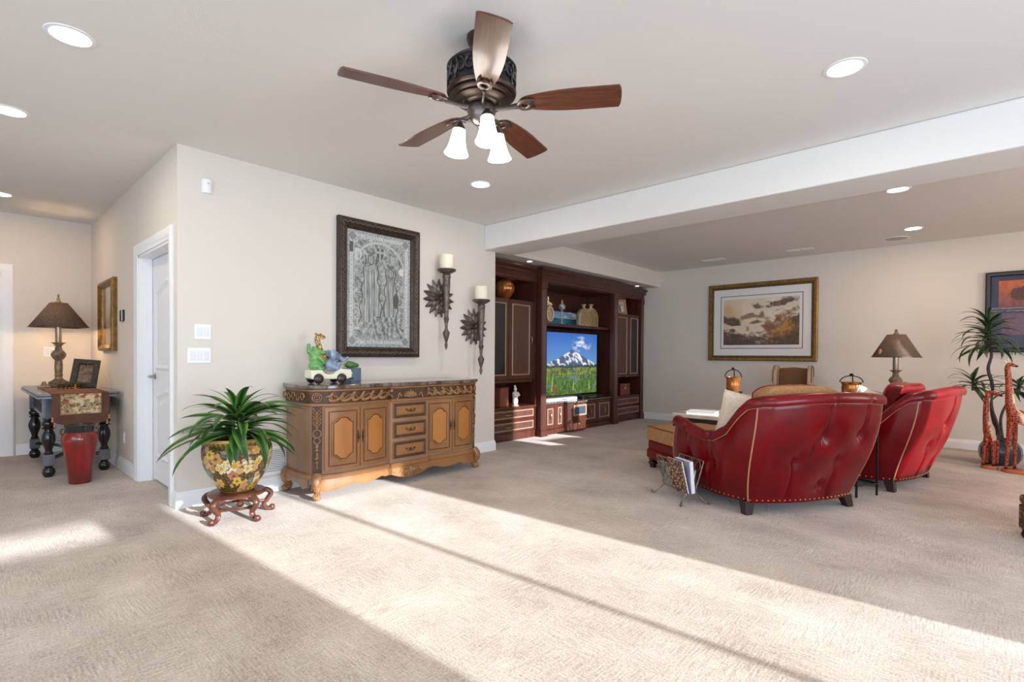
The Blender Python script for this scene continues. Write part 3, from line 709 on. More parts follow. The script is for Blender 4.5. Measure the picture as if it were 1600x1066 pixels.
def leaf_mat(name, inner, outer, wid):
    m = bpy.data.materials.new(name); m.use_nodes = True; nt = m.node_tree; b = nt.nodes['Principled BSDF']
    tc = nt.nodes.new('ShaderNodeTexCoord'); sx = nt.nodes.new('ShaderNodeSeparateXYZ'); nt.links.new(tc.outputs['Object'], sx.inputs[0])
    ab = nt.nodes.new('ShaderNodeMath'); ab.operation = 'ABSOLUTE'; nt.links.new(sx.outputs['Y'], ab.inputs[0])
    dv = nt.nodes.new('ShaderNodeMath'); dv.operation = 'DIVIDE'; dv.inputs[1].default_value = wid; nt.links.new(ab.outputs[0], dv.inputs[0])
    n = nt.nodes.new('ShaderNodeTexNoise'); n.inputs['Scale'].default_value = 12; nt.links.new(tc.outputs['Object'], n.inputs['Vector'])
    mm = nt.nodes.new('ShaderNodeMath'); mm.operation = 'MULTIPLY'; mm.inputs[1].default_value = 0.5; nt.links.new(n.outputs['Fac'], mm.inputs[0])
    ad = nt.nodes.new('ShaderNodeMath'); ad.operation = 'ADD'; nt.links.new(dv.outputs[0], ad.inputs[0]); nt.links.new(mm.outputs[0], ad.inputs[1])
    cr = nt.nodes.new('ShaderNodeValToRGB'); cr.color_ramp.elements[0].position = 0.45; cr.color_ramp.elements[1].position = 1.05
    cr.color_ramp.elements[0].color = (*lin(inner), 1); cr.color_ramp.elements[1].color = (*lin(outer), 1)
    nt.links.new(ad.outputs[0], cr.inputs[0]); nt.links.new(cr.outputs[0], b.inputs['Base Color'])
    b.inputs['Roughness'].default_value = 0.38
    return m
MT['leaf'] = leaf_mat('striped_leaf', (26, 68, 26), (104, 152, 62), 0.042)
MT['leaf2'] = leaf_mat('dracaena_leaf', (36, 62, 38), (78, 106, 70), 0.027)
def strap_leaf(L_, w, droop, n=12, fold=0.30):
    """leaf along +x, leaving along the axis then bending down"""
    vs = []; fs = []; x = z = 0.0; ang = 0.0; ds = L_/(n-1)
    for i in range(n):
        t = i/(n-1); ww = w*(0.35+0.65*min(1, t/0.25))*(1 if t < 0.45 else max(0.02, 1-((t-0.45)/0.55)**1.6))
        nx, nz = -math.sin(ang), math.cos(ang)
        for q, k in ((-1, 1), (-0.5, 0.42), (0, 0), (0.5, 0.42), (1, 1)): vs.append((x+nx*k*ww*fold, q*ww, z+nz*k*ww*fold))
        ang -= droop/(n-1)*(0.4+1.2*t); x += math.cos(ang)*ds; z += math.sin(ang)*ds
    for i in range(n-1):
        for k in range(4): fs.append((i*5+k, (i+1)*5+k, (i+1)*5+k+1, i*5+k+1))
    return MB().add(vs, fs)
pl = thing('potted_plant', 'green strap-leaved plant spilling over the floral planter', 'plant', (PX, PY, 0.54))
lv = [strap_leaf(0.48, 0.042, 0.8, fold=0.16).mesh('leaf', 60), strap_leaf(0.54, 0.040, 1.1, fold=0.16).mesh('leaf', 60), strap_leaf(0.42, 0.044, 0.7, fold=0.16).mesh('leaf', 60), strap_leaf(0.50, 0.041, 1.6, fold=0.16).mesh('leaf', 60)]
for me in lv: me.materials.append(MT['leaf'])
rnd = random.Random(11)
for k in range(76):
    o = bpy.data.objects.new('leaf', lv[rnd.randrange(4)]); COL.objects.link(o); o.parent = pl
    a = k*2.39996+rnd.uniform(-0.2, 0.2); tier = k/76
    el = R(4+50*tier**1.9+rnd.uniform(-9, 12)); s_ = 1.0-0.34*tier+rnd.uniform(-0.08, 0.12)
    if math.cos(a) < -0.25: s_ *= 0.78
    r0 = rnd.uniform(0.0, 0.10)*(1-tier)
    o.matrix_local = TR(r0*math.cos(a), r0*math.sin(a), 0.02+0.16*tier+rnd.uniform(0, 0.05)) @ RZ(a) @ RY(-el) @ RX(rnd.uniform(-0.4, 0.4)) @ Matrix.Diagonal((s_, s_, s_, 1))
m = MB()
for k in range(5): a = k*1.256; m.tube([(0.04*math.cos(a), 0.04*math.sin(a), 0.0), (0.03*math.cos(a), 0.03*math.sin(a), 0.12), (0.05*math.cos(a), 0.05*math.sin(a), 0.26)], 0.011, 8)
m.build('stems', mat('green_stem', (70, 92, 44), 0.6), pl)

# ------------------------------------------------------------------ etched picture above the sideboard
MT['frame_dark'] = mat('carved_dark_frame', (44, 34, 28), 0.45, 0.25, var=(70, 56, 46), scale=26)
MT['print_matte'] = vcol('printed_sheet', 0.5, coat=0.15)
et = thing('framed_etching', 'tall silver-grey etching in a dark carved frame over the sideboard', 'picture', (XL+0.002, 2.860, 1.808), R(90))
EW, EH = 0.925, 1.32
m = MB(); sweep_frame(m, EW, EH, [(0, 0), (0, 0.046), (0.008, 0.058), (0.03, 0.064), (0.055, 0.056), (0.070, 0.042), (0.078, 0.045), (0.088, 0.036), (0.098, 0.026), (0.10, 0.0)])
fr_ = m.build('frame', 'frame_dark', et, smooth=20)
m = MB()
def frame_leaves(m, w, h, inset, step, depth, r):
    for (ln, horiz, s_) in ((w, True, -1), (w, True, 1), (h, False, -1), (h, False, 1)):
        n_ = int((ln-2*inset)/step)
        for i in range(n_+1):
            p = -ln/2+inset+(ln-2*inset)*i/n_; o_ = s_*((h if horiz else w)/2-inset)
            c = (p, -depth, o_) if horiz else (o_, -depth, p)
            M = RY(R(35 if (i % 2) else -35)+(0 if horiz else PI/2)); m.ell(c, (r*1.6, 0.010, r*0.62), 6, 4, M=M)
frame_leaves(m, EW, EH, 0.043, 0.026, 0.058, 0.012); o = m.build('leaf_carving', mat('carving_highlight', (104, 86, 70), 0.4, 0.3), fr_); o['kind'] = 'stuff'
m = MB(); m.box(-EW/2+0.09, EW/2-0.09, -0.012, -0.008, -EH/2+0.09, EH/2-0.09).build('backing_board', 'dark', et, smooth=0)
iw, ih = EW-0.20, EH-0.20
sh = MB().grid(lambda u, v: ((u-0.5)*iw, -0.0125, (v-0.5)*ih), 170, 250).build('etched_sheet', 'print_matte', et, smooth=0)
def hash01(a, b): return np.modf(np.abs(np.sin(a*127.1+b*311.7)*43758.5453))[0]
def vnoise(x, y):
    xi, yi = np.floor(x), np.floor(y); fx, fy = x-xi, y-yi; fx = fx*fx*(3-2*fx); fy = fy*fy*(3-2*fy)
    return (hash01(xi, yi)*(1-fx)+hash01(xi+1, yi)*fx)*(1-fy)+(hash01(xi, yi+1)*(1-fx)+hash01(xi+1, yi+1)*fx)*fy
def fbm(x, y, o=4):
    s = 0; a = 0.5
    for k in range(o): s = s+a*vnoise(x*2**k+17*k, y*2**k+9*k); a *= 0.5
    return s/(1-0.5**o)
def etch(co):
    u = co[:, 0]/iw+0.5; v = co[:, 2]/ih+0.5
    x = u*0.745; y = v*1.135
    g = 0.50+0.55*(fbm(x*38, y*38, 3)-0.5); tang = np.abs(np.sin(fbm(x*9, y*9, 3)*34)); g += (tang-0.5)*0.34
    # two tall robed figures with vertical folds, under an arch of foliage
    for (c0, hw, top) in ((0.36, 0.165, 0.80), (0.67, 0.125, 0.70)):
        wd = hw*(0.50+0.50*np.clip((top-v)/0.50, 0, 1))+0.015*np.sin(v*40)
        body = (np.abs(u-c0) < wd) & (v < top) & (v > 0.22)
        fold = 0.52+0.13*np.sin((u-c0)*(190-50*v)+6*fbm(u*6, v*4, 3))+0.10*np.sin((u-c0)*77+3*v)+0.5*(fbm(x*85, y*13, 3)-0.5)
        low = np.clip((top-0.10-v)/0.06, 0, 1); g = np.where(body, g*(1-low)*0.85+fold*low+0.02, g)
        edge = (np.abs(np.abs(u-c0)-wd) < 0.008) & (v < top) & (v > 0.22); g = np.where(edge, 0.22, g)
        head = ((u-c0)/0.045)**2+((v-top+0.035)/0.042)**2; g = np.where(head < 1, 0.55+0.2*np.sin(u*190), g); g = np.where(np.abs(head-1) < 0.25, 0.25, g)
        for k in (-2, -1, 0, 1, 2): g = np.where((np.hypot((u-c0-k*0.022)/0.009, (v-top-0.018-0.006*abs(k))/0.016) < 1), 0.24, g)
    g = np.where(np.hypot((u-0.76)/0.045, (v-0.42)/0.07) < 1, 0.20, g)
    kn = (v < 0.27) & (u > 0.40); g = np.where(kn, 0.50+0.16*np.sin((u*74+v*26)+9*fbm(u*11, v*11, 3))+0.6*(fbm(x*60, y*60, 3)-0.5), g)
    arch = np.abs(np.hypot((u-0.5)/0.40, (v-0.66)/0.26)-1); g = np.where((arch < 0.035) & (v > 0.66), 0.78, g)
    # shield and two little banners
    s1 = (np.abs(u-0.5) < 0.055*np.clip((v-0.76)/0.05, 0, 1)) & (v > 0.76) & (v < 0.875); g = np.where(s1, 0.22+0.45*((np.abs(u-0.5) < 0.012) | (np.abs(v-0.84) < 0.01)), g)
    g = np.where((np.hypot((u-0.15)/0.07, (v-0.80)/0.05) < 1) & ~(np.hypot((u-0.17)/0.025, (v-0.79)/0.03) < 1), 0.86, g)
    g = np.where(np.hypot((u-0.86)/0.055, (v-0.69)/0.035) < 1, 0.92, g)
    # border with a light inscription band
    bd = np.minimum(np.minimum(u*0.745, (1-u)*0.745), np.minimum(v*1.135, (1-v)*1.135))
    g = np.where(bd < 0.085, 0.62+0.45*(vnoise(x*110, y*110)-0.5), g)
    inner = (bd > 0.032) & (bd < 0.062); along = np.where(np.minimum(u*0.745, (1-u)*0.745) < np.minimum(v*1.135, (1-v)*1.135), y, x)
    marks = (np.sin(along*260+6*vnoise(along*40, along*3)) > 0.35) & (bd > 0.040) & (bd < 0.055)
    g = np.where(inner, np.where(marks, 0.52, 0.90), g)
    for cu in (0.06, 0.685):
        for cv in (0.06, 1.075):
            dd = np.abs(x-cu)+np.abs(y-cv); g = np.where(dd < 0.058, 0.78, g); g = np.where(dd < 0.048, 0.45+0.3*np.sin(dd*420), g)
    g = np.where((bd > 0.028) & (np.abs(x-0.05) < 0.02) & (np.abs(y-0.97) < 0.05), 0.22, g)
    g = np.clip(g, 0.08, 1)**1.35; c = np.stack([g*0.60, g*0.645, g*0.635], 1)
    return c
paint(sh, etch)

# ------------------------------------------------------------------ candle sconces
MT['sconce'] = mat('pewter_bronze', (122, 109, 103), 0.42, 0.55, var=(84, 73, 68), scale=28)
MT['petal'] = mat('dark_bronze_petal', (84, 69, 64), 0.42, 0.4, var=(120, 104, 98), scale=22)
MT['candle'] = mat('ivory_wax', (240, 232, 212), 0.55, sss=0.15)
def make_sconce(label, y, ztop, yr, zr):
    t = thing('candle_sconce', label, 'sconce', (XL, y, 0), 0, 'torch sconces')
    X = 0.15; z = ztop
    pr = [(0.0, -1.029), (0.006, -1.02), (0.016, -0.985), (0.018, -0.97), (0.010, -0.945), (0.014, -0.935), (0.024, -0.90), (0.036, -0.855), (0.038, -0.835), (0.026, -0.822), (0.016, -0.80), (0.013, -0.775), (0.018, -0.765), (0.016, -0.75), (0.025, -0.71), (0.031, -0.685), (0.024, -0.68), (0.022, -0.66), (0.026, -0.55), (0.034, -0.40), (0.042, -0.26), (0.040, -0.255), (0.046, -0.24), (0.047, -0.225), (0.038, -0.215), (0.044, -0.20), (0.05, -0.195)]
    def flute(a, zz): return 1+0.05*math.cos(a*12)*(1 if -0.56 < zz < -0.26 else 0)
    MB().lathe(pr, 48, c=(X, 0, z), rf=flute).build('torch', 'sconce', t)
    MB().lathe([(0.045, -0.20), (0.07, -0.19), (0.098, -0.172), (0.104, -0.160), (0.100, -0.153), (0.0, -0.155)], 36, c=(X, 0, z)).build('drip_dish', 'sconce', t)
    m = MB().lathe([(0.0, -0.153), (0.076, -0.153), (0.078, -0.148), (0.078, -0.006), (0.074, 0.0), (0.06, 0.0), (0.04, -0.008), (0.0, -0.010)], 36, c=(X, 0, z)); cd = m.build('candle', 'candle', t)
    MB().tube([(X, 0, z-0.012), (X, 0.002, z+0.012)], 0.0018, 6).build('wick', 'dark', cd)
    for dz in (-0.62, -0.42): MB().tube([(0.0, yr-y, z+dz), (X-0.02, 0, z+dz)], 0.008, 8).build('wall_arm', 'sconce', t)
    ro = MB().lathe([(0.0, 0.012), (0.06, 0.010), (0.07, 0.0), (0, 0)], 20, M=TR(0, yr-y, zr) @ RY(R(90))).build('rosette', 'petal', t)
    def petal(L_, w, lift):
        m = MB(); n_ = 9
        def fn(u, v):
            r = 0.03+L_*u; ww = w*math.sin(PI*(0.12+0.86*u))**0.8; yy = (v-0.5)*2*ww; return (lift+0.014*math.sin(PI*u)+0.010*(1-((v-0.5)*2)**2)-0.016*abs((v-0.5)*2)*0.4, yy, r)
        return m.grid(fn, n_, 5).mesh('petal', 40)
    P1, P2, P3 = petal(0.185, 0.030, 0.012), petal(0.125, 0.025, 0.028), petal(0.07, 0.018, 0.042)
    for me, n_, off in ((P1, 15, 0), (P2, 12, 0.2), (P3, 8, 0.1)):
        me.materials.append(MT['petal'])
        for k in range(n_):
            o = bpy.data.objects.new('petal', me); COL.objects.link(o); o.parent = ro
            o.matrix_local = TR(0, yr-y, zr) @ RX(off+2*PI*k/n_)
    MB().ell((0.055, yr-y, zr), (0.02, 0.02, 0.02), 10, 8).build('boss', 'petal', ro)
make_sconce('taller-mounted torch candle sconce with flower rosette next to the etching', 3.605, 2.258, 3.612, 1.800)
make_sconce('lower torch candle sconce with flower rosette nearest the media cabinet', 4.130, 1.972, 4.140, 1.510)

# ------------------------------------------------------------------ safari jeep ornament and box on the sideboard
def fused(mb, name, m, parent, vox=0.006):
    o = mb.build(name, m, parent, smooth=0)
    r = o.modifiers.new('fuse', 'REMESH'); r.mode = 'VOXEL'; r.voxel_size = vox; r.use_smooth_shade = True
    s_ = o.modifiers.new('soft', 'SMOOTH'); s_.iterations = 3; s_.factor = 0.5
    return o
MT['cream'] = mat('cream_ceramic', (232, 226, 204), 0.25, coat=0.4)
MT['tyre'] = mat('black_glaze', (34, 28, 28), 0.3, coat=0.3)
jp = thing('safari_jeep_ornament', 'cream ceramic safari jeep carrying green, spotted and blue-grey animals', 'figurine', (-4.13, 2.165, 0.926), R(86))
poly = [(-0.185, 0.045), (-0.185, 0.115), (-0.09, 0.115), (-0.072, 0.09), (-0.045, 0.078), (0.0, 0.078), (0.025, 0.10), (0.045, 0.128), (0.165, 0.118), (0.172, 0.05), (0.14, 0.036), (-0.16, 0.036)]
MB().prism(poly, lambda u, v, k: (u, -0.075 if k == 0 else 0.075, v)).build('jeep_body', 'cream', jp, smooth=25, bevel=0.008)
w0 = MB().lathe([(0.0, -0.016), (0.028, -0.016), (0.038, -0.010), (0.041, 0), (0.038, 0.010), (0.028, 0.016), (0, 0.016)], 24, M=RX(R(90))).build('wheel', 'tyre', jp)
hub = MB().lathe([(0.0, 0.0), (0.017, 0.0), (0.012, 0.006), (0, 0.007)], 14, M=TR(0, -0.015, 0) @ RX(R(90))).build('hubcap', mat('brown_glaze', (84, 52, 44), 0.35), w0)
for k, (x, y) in enumerate(((-0.125, -0.078), (0.075, -0.078), (-0.125, 0.078), (0.075, 0.078))):
    q = w0 if k == 0 else clone(w0, jp)
    q.location = (x, y, 0.041)
    if k: clone(hub, q)
for x in (-0.125, 0.075):
    for y in (-0.076,):
        pts = [(x+0.052*math.cos(a), y, 0.043+0.05*math.sin(a)) for a in [PI*i/12 for i in range(13)]]; MB().tube(pts, 0.010, 8, flat=0.8).build('wheel_arch', 'cream', jp)
MB().box(0.165, 0.178, -0.05, 0.05, 0.05, 0.105).build('grille', mat('olive_gold', (120, 100, 52), 0.4, 0.4), jp, smooth=0, bevel=0.004)
for y in (-0.055, 0.055): MB().ell((0.172, y, 0.082), (0.010, 0.015, 0.015), 12, 8).build('headlight', 'cream', jp)
MB().box(0.150, 0.185, -0.08, 0.08, 0.028, 0.045).build('bumper', 'tyre', jp, smooth=0, bevel=0.005)
m = MB(); sweep_frame(m, 0.13, 0.055, [(0, 0), (0, 0.006), (0.008, 0.006), (0.008, 0)]); o = m.build('windscreen_frame', 'cream', jp, smooth=0); o.matrix_local = TR(0.07, 0, 0.150) @ RY(R(-14)) @ RZ(R(90))
MT['greenc'] = mat('green_ceramic', (66, 138, 80), 0.25, coat=0.4, var=(112, 166, 92), scale=12)
m = MB(); m.ell((-0.125, -0.01, 0.15), (0.055, 0.055, 0.05)).ell((-0.135, -0.01, 0.22), (0.045, 0.05, 0.06)).ell((-0.12, -0.01, 0.265), (0.045, 0.045, 0.035)).ell((-0.075, -0.015, 0.262), (0.05, 0.038, 0.022)).ell((-0.135, -0.03, 0.302), (0.014, 0.014, 0.014), 8, 6).ell((-0.135, 0.015, 0.302), (0.014, 0.014, 0.014), 8, 6)
m.tube([(-0.16, -0.03, 0.24), (-0.19, -0.035, 0.27), (-0.192, -0.035, 0.335)], [0.024, 0.022, 0.015], 8).tube([(-0.12, -0.05, 0.23), (-0.085, -0.065, 0.19), (-0.07, -0.06, 0.165)], [0.022, 0.018, 0.016], 8).ell((-0.09, -0.045, 0.125), (0.035, 0.025, 0.025))
g_ = fused(m, 'green_animal', 'greenc', jp)
MB().ell((-0.090, -0.012, 0.205), (0.032, 0.040, 0.045), 12, 8).build('belly_patch', mat('coral_ceramic', (226, 130, 106), 0.3), g_)
def spot_mat(name, base, spot, scale, th=0.12, rough=0.35):
    m = bpy.data.materials.new(name); m.use_nodes = True; nt = m.node_tree; b = nt.nodes['Principled BSDF']
    tc = nt.nodes.new('ShaderNodeTexCoord'); v = nt.nodes.new('ShaderNodeTexVoronoi'); v.feature = 'DISTANCE_TO_EDGE'; v.inputs['Scale'].default_value = scale; nt.links.new(tc.outputs['Object'], v.inputs['Vector'])
    cr = nt.nodes.new('ShaderNodeValToRGB'); cr.color_ramp.elements[0].position = th*0.7; cr.color_ramp.elements[1].position = th
    cr.color_ramp.elements[0].color = (*lin(base), 1); cr.color_ramp.elements[1].color = (*lin(spot), 1)
    nt.links.new(v.outputs['Distance'], cr.inputs[0]); nt.links.new(cr.outputs[0], b.inputs['Base Color']); b.inputs['Roughness'].default_value = rough
    return m
m = MB(); m.ell((-0.045, 0.02, 0.20), (0.04, 0.04, 0.06)).tube(crom([(-0.05, 0.02, 0.23), (-0.075, 0.022, 0.30), (-0.095, 0.025, 0.36), (-0.09, 0.025, 0.40)], 4), 0.024, 10).ell((-0.078, 0.02, 0.405), (0.03, 0.026, 0.024)).ell((-0.050, 0.018, 0.393), (0.026, 0.018, 0.016)).ell((-0.098, 0.0, 0.418), (0.012, 0.018, 0.012), 8, 6).ell((-0.098, 0.045, 0.418), (0.012, 0.018, 0.012), 8, 6)
fused(m, 'spotted_animal', spot_mat('giraffe_glaze', (224, 190, 120), (112, 74, 40), 45, 0.10), jp)
MT['bluegrey'] = mat('blue_grey_ceramic', (150, 168, 190), 0.28, coat=0.4, var=(96, 118, 146), scale=26)
m = MB(); m.ell((0.0, -0.035, 0.155), (0.062, 0.05, 0.055)).ell((0.025, -0.035, 0.235), (0.045, 0.045, 0.045)).ell((0.0, -0.085, 0.245), (0.03, 0.012, 0.045)).ell((0.0, 0.015, 0.245), (0.03, 0.012, 0.045)).tube(crom([(0.06, -0.035, 0.235), (0.092, -0.035, 0.205), (0.112, -0.038, 0.195), (0.138, -0.04, 0.212), (0.148, -0.042, 0.23)], 4), [0.026-0.016*i/16 for i in range(17)], 8).ell((0.03, -0.075, 0.13), (0.03, 0.02, 0.022)).ell((0.06, -0.06, 0.165), (0.025, 0.018, 0.02))
fused(m, 'trunked_animal', 'bluegrey', jp)
MB().tube([(0.058, -0.03, 0.15), (0.075, -0.03, 0.165)], 0.007, 8).tube([(0.072+0.0*math.cos(a), -0.03+0.026*math.cos(a), 0.168+0.026*math.sin(a)) for a in [2*PI*i/16 for i in range(16)]], 0.005, 6, closed=True).build('steering_wheel', 'tyre', jp)
bx = thing('ornament_box', 'small blue-grey box with a green ceramic piece behind the jeep', 'box', (-4.24, 2.435, 0.926), R(20))
MB().box(-0.06, 0.06, -0.065, 0.065, 0, 0.125).build('box_body', mat('slate_blue', (92, 112, 136), 0.5, var=(110, 130, 152), scale=12), bx, smooth=0, bevel=0.004)
m = MB(); m.ell((0, -0.01, 0.152), (0.05, 0.062, 0.032)).ell((0.01, 0.05, 0.148), (0.03, 0.03, 0.022)).ell((0.0, -0.03, 0.172), (0.026, 0.03, 0.018)); fused(m, 'green_piece', mat('dark_green_ceramic', (60, 112, 48), 0.3, coat=0.3, var=(88, 140, 62), scale=25), bx)

# ------------------------------------------------------------------ built-in media cabinets
MT['mahog'] = mat('dark_mahogany', (68, 34, 24), 0.36, coat=0.12, var=(86, 44, 32), scale=2.5, stretch=(6, 6, 0.6))
MT['mahog2'] = mat('mahogany_panel', (78, 49, 36), 0.40, coat=0.10, var=(94, 61, 46), scale=2.5, stretch=(8, 8, 0.5))
MT['mline'] = mat('silvered_moulding', (164, 136, 122), 0.4, 0.2)
MT['tint'] = mat('black_glass', (10, 14, 20), 0.08, spec=0.6)
MT['granite'] = mat('dark_granite', (36, 34, 33), 0.15, var=(120, 116, 108), scale=60, detail=2)
def panel_piece(name, parent, x, y0, y1, z0, z1, fill='mahog2', handle=None, border=0.05, ins=0.0):
    o = MB().box(x, x+0.02, y0, y1, z0, z1).build(name, 'mahog', parent, smooth=0, bevel=0.003)
    w, h = y1-y0-2*border, z1-z0-2*border
    m = MB(); sweep_frame(m, w, h, [(0, 0), (0, 0.006), (0.006, 0.010), (0.013, 0.009), (0.018, 0.002), (0.018, 0)])
    f = m.build('moulding', 'mline', o, smooth=20); f.matrix_local = TR(x+0.02, (y0+y1)/2, (z0+z1)/2) @ RZ(R(90))
    MB().box(x+0.0195, x+0.0225, y0+border+0.016, y1-border-0.016, z0+border+0.016, z1-border-0.016).build('panel', fill, o, smooth=0)
    if handle == 'bar':
        yc, zc = (y0+y1)/2, (z0+z1)/2
        m = MB().tube(crom([(x+0.022, yc-0.06, zc), (x+0.042, yc-0.045, zc-0.004), (x+0.046, yc, zc-0.006), (x+0.042, yc+0.045, zc-0.004), (x+0.022, yc+0.06, zc)], 4), 0.006, 8); m.build('handle', 'nickel', o)
    elif handle:
        yh = handle[0]; zc = handle[1]
        m = MB().tube(crom([(x+0.021, yh, zc-0.045), (x+0.04, yh, zc-0.03), (x+0.042, yh, zc+0.03), (x+0.021, yh, zc+0.045)], 4), 0.006, 8); m.build('handle', 'nickel', o)
    return o
CROWN = [(0.0, 2.245), (0.012, 2.25), (0.012, 2.285), (0.022, 2.29), (0.03, 2.31), (0.055, 2.345), (0.062, 2.35), (0.062, 2.365), (0.085, 2.385), (0.105, 2.40), (0.11, 2.405), (0.11, 2.428)]
def crown(parent, x, y0, y1, r0=False, r1=False):
    """stepped crown; r0 / r1 = returns at the ends"""
    k = len(CROWN); vs = []; fs = []
    for (yy, s_) in ((y0, -1 if r0 else 0), (y1, 1 if r1 else 0)):
        for (d, z) in CROWN: vs.append((x+d, yy+s_*d, z))
    for q in range(k-1): fs.append((q, q+1, k+q+1, k+q))
    b = len(vs)
    for (yy, s_) in ((y0, -1 if r0 else 0), (y1, 1 if r1 else 0)):
        vs += [(-0.30, yy+s_*0.11, 2.428), (-0.30, yy, 2.245)]
    fs += [(k-1, 2*k-1, b+2, b), (0, b+1, b+3, k), tuple(list(range(k))+[b, b+1]), tuple(list(range(k, 2*k))+[b+2, b+3])]
    fs += [(b, b+1, b+3, b+2)]
    MB().add(vs, fs).build('crown', 'mahog', parent, smooth=20)
def pilaster(parent, x, y0, y1):
    o = MB().box(-0.05, x, y0, y1, 0.0, 2.25).build('pilaster', 'mahog', parent, smooth=0, bevel=0.002)
    w = (y1-y0)
    for k in range(3):
        c = y0+w*(0.28+0.22*k); MB().lathe([(0.0, 0.16), (w*0.085, 0.165), (w*0.085, 2.13), (0, 2.135)], 10, c=(x, c, 0)).build('reed', 'mahog', o)
    MB().box(-0.05, x+0.02, y0-0.012, y1+0.012, 0, 0.09).box(-0.05, x+0.012, y0-0.006, y1+0.006, 0.09, 0.12).build('plinth_block', 'mahog', o, smooth=0, bevel=0.004)
    MB().box(-0.05, x+0.012, y0-0.006, y1+0.006, 2.15, 2.25).build('capital', 'mahog', o, smooth=0, bevel=0.004)
def downlight(parent, x, y, z, p=1.2):
    l = bpy.data.lights.new('puck_lamp', 'SPOT'); l.energy = p; l.spot_size = R(130); l.spot_blend = 0.6; l.shadow_soft_size = 0.03; l.color = (1.0, 0.78, 0.55)
    o = bpy.data.objects.new('puck_lamp', l); COL.objects.link(o); o.parent = parent; o.location = (x, y, z)
# left tower
W1 = 1.185
lt = thing('media_tower', 'dark mahogany media tower beside the sconce wall with copper vase shelf', 'cabinet', (-4.78, 4.513, 0), 0, 'media wall units')
MB().box(-0.55, 0.0, 0, 0.02, 0, 2.25).build('side_panel', 'mahog', lt, smooth=0); MB().box(-0.55, 0.0, W1-0.02, W1, 0, 2.25).build('side_panel', 'mahog', lt, smooth=0)
MB().box(-0.56, -0.55, 0, W1, 0, 2.43).build('back_panel', 'mahog', lt, smooth=0)
MB().box(-0.55, 0.0, 0.02, W1-0.02, 0.0, 0.10).build('plinth', 'mahog', lt, smooth=0); MB().box(-0.55, -0.02, 0.02, W1-0.02, 0.10, 0.44).build('drawer_case', 'mahog', lt, smooth=0)
MB().box(-0.55, 0.02, 0.02, W1-0.005, 0.44, 0.465).build('counter', 'mahog', lt, smooth=0, bevel=0.004)
panel_piece('drawer', lt, -0.015, 0.04, W1-0.04, 0.285, 0.435, 'mahog2', 'bar', 0.022); panel_piece('drawer', lt, -0.015, 0.04, W1-0.04, 0.115, 0.270, 'mahog2', 'bar', 0.022)
MB().box(-0.55, -0.02, 0.02, W1-0.02, 0.83, 1.95).build('upper_case', 'mahog', lt, smooth=0)
MB().box(-0.03, 0.015, 0.0, W1-0.10, 0.80, 0.835).build('light_rail', 'mahog', lt, smooth=0, bevel=0.005)
panel_piece('door', lt, -0.015, 0.03, 0.595, 0.845, 1.945, 'tint', None, 0.055); panel_piece('door', lt, -0.015, 0.605, W1-0.10, 0.845, 1.945, 'mahog2', (W1-0.125, 1.40), 0.055)
MB().box(-0.55, 0.0, 0.02, W1-0.02, 2.235, 2.25).build('shelf_ceiling', 'mahog', lt, smooth=0)
crown(lt, 0.0, 0, W1)
downlight(lt, -0.12, 0.75, 2.22, 4)
# centre unit with the television bay
W2 = 2.10
ct = thing('media_centre_unit', 'dark mahogany centre unit with television bay and reeded pilasters', 'cabinet', (-4.72, 5.70, 0), 0, 'media wall units')
pilaster(ct, 0.035, 0.0, 0.125); pilaster(ct, 0.035, W2-0.135, W2)
MB().box(-0.60, -0.05, 0.02, 0.06, 0, 2.25).build('side_panel', 'mahog', ct, smooth=0); MB().box(-0.60, -0.05, W2-0.06, W2-0.02, 0, 2.25).build('side_panel', 'mahog', ct, smooth=0)
MB().box(-0.62, -0.60, 0, W2, 0, 2.43).build('back_panel', 'mahog', ct, smooth=0)
MB().box(-0.60, -0.04, 0.06, W2-0.06, 0.0, 0.455).build('base_case', 'mahog', ct, smooth=0); MB().box(-0.6, -0.005, 0.125, W2-0.135, 0, 0.075).build('plinth', 'mahog', ct, smooth=0, bevel=0.006)
panel_piece('door', ct, -0.03, 0.14, 0.40, 0.085, 0.45, 'mahog2', (0.27, 0.27), 0.06); panel_piece('door', ct, -0.03, 0.405, 0.60, 0.085, 0.45, 'mahog2', (0.50, 0.27), 0.05)
o = MB().prism([(-0.04, 0.605), (0.05, 0.62), (0.10, 0.68), (0.115, 0.86), (0.10, 1.04), (0.05, 1.10), (-0.04, 1.115)], lambda u, v, k: (u, v, 0.02 if k == 0 else 0.45)).build('bow_case', 'mahog', ct, smooth=30, bevel=0.003)
m = MB(); sweep_frame(m, 0.34, 0.17, [(0, 0), (0, 0.016), (0.012, 0.02), (0.026, 0.016), (0.03, 0.0)]); f = m.build('moulding', 'mline', o, smooth=20); f.matrix_local = TR(0.105, 0.86, 0.335) @ RZ(R(90))
MB().box(0.100, 0.118, 0.715, 1.005, 0.262, 0.408).build('glass_front', mat('smoked_mirror', (96, 112, 128), 0.08, 0.6), o, smooth=0)
MB().tube(crom([(0.11, 0.80, 0.13), (0.132, 0.815, 0.126), (0.136, 0.86, 0.124), (0.132, 0.905, 0.126), (0.11, 0.92, 0.13)], 4), 0.006, 8).build('handle', 'nickel', o)
panel_piece('door', ct, -0.03, 1.13, 1.52, 0.085, 0.45, 'mahog2', (1.325, 0.27), 0.06); panel_piece('door', ct, -0.03, 1.53, W2-0.145, 0.085, 0.45, 'mahog2', (1.74, 0.27), 0.06)
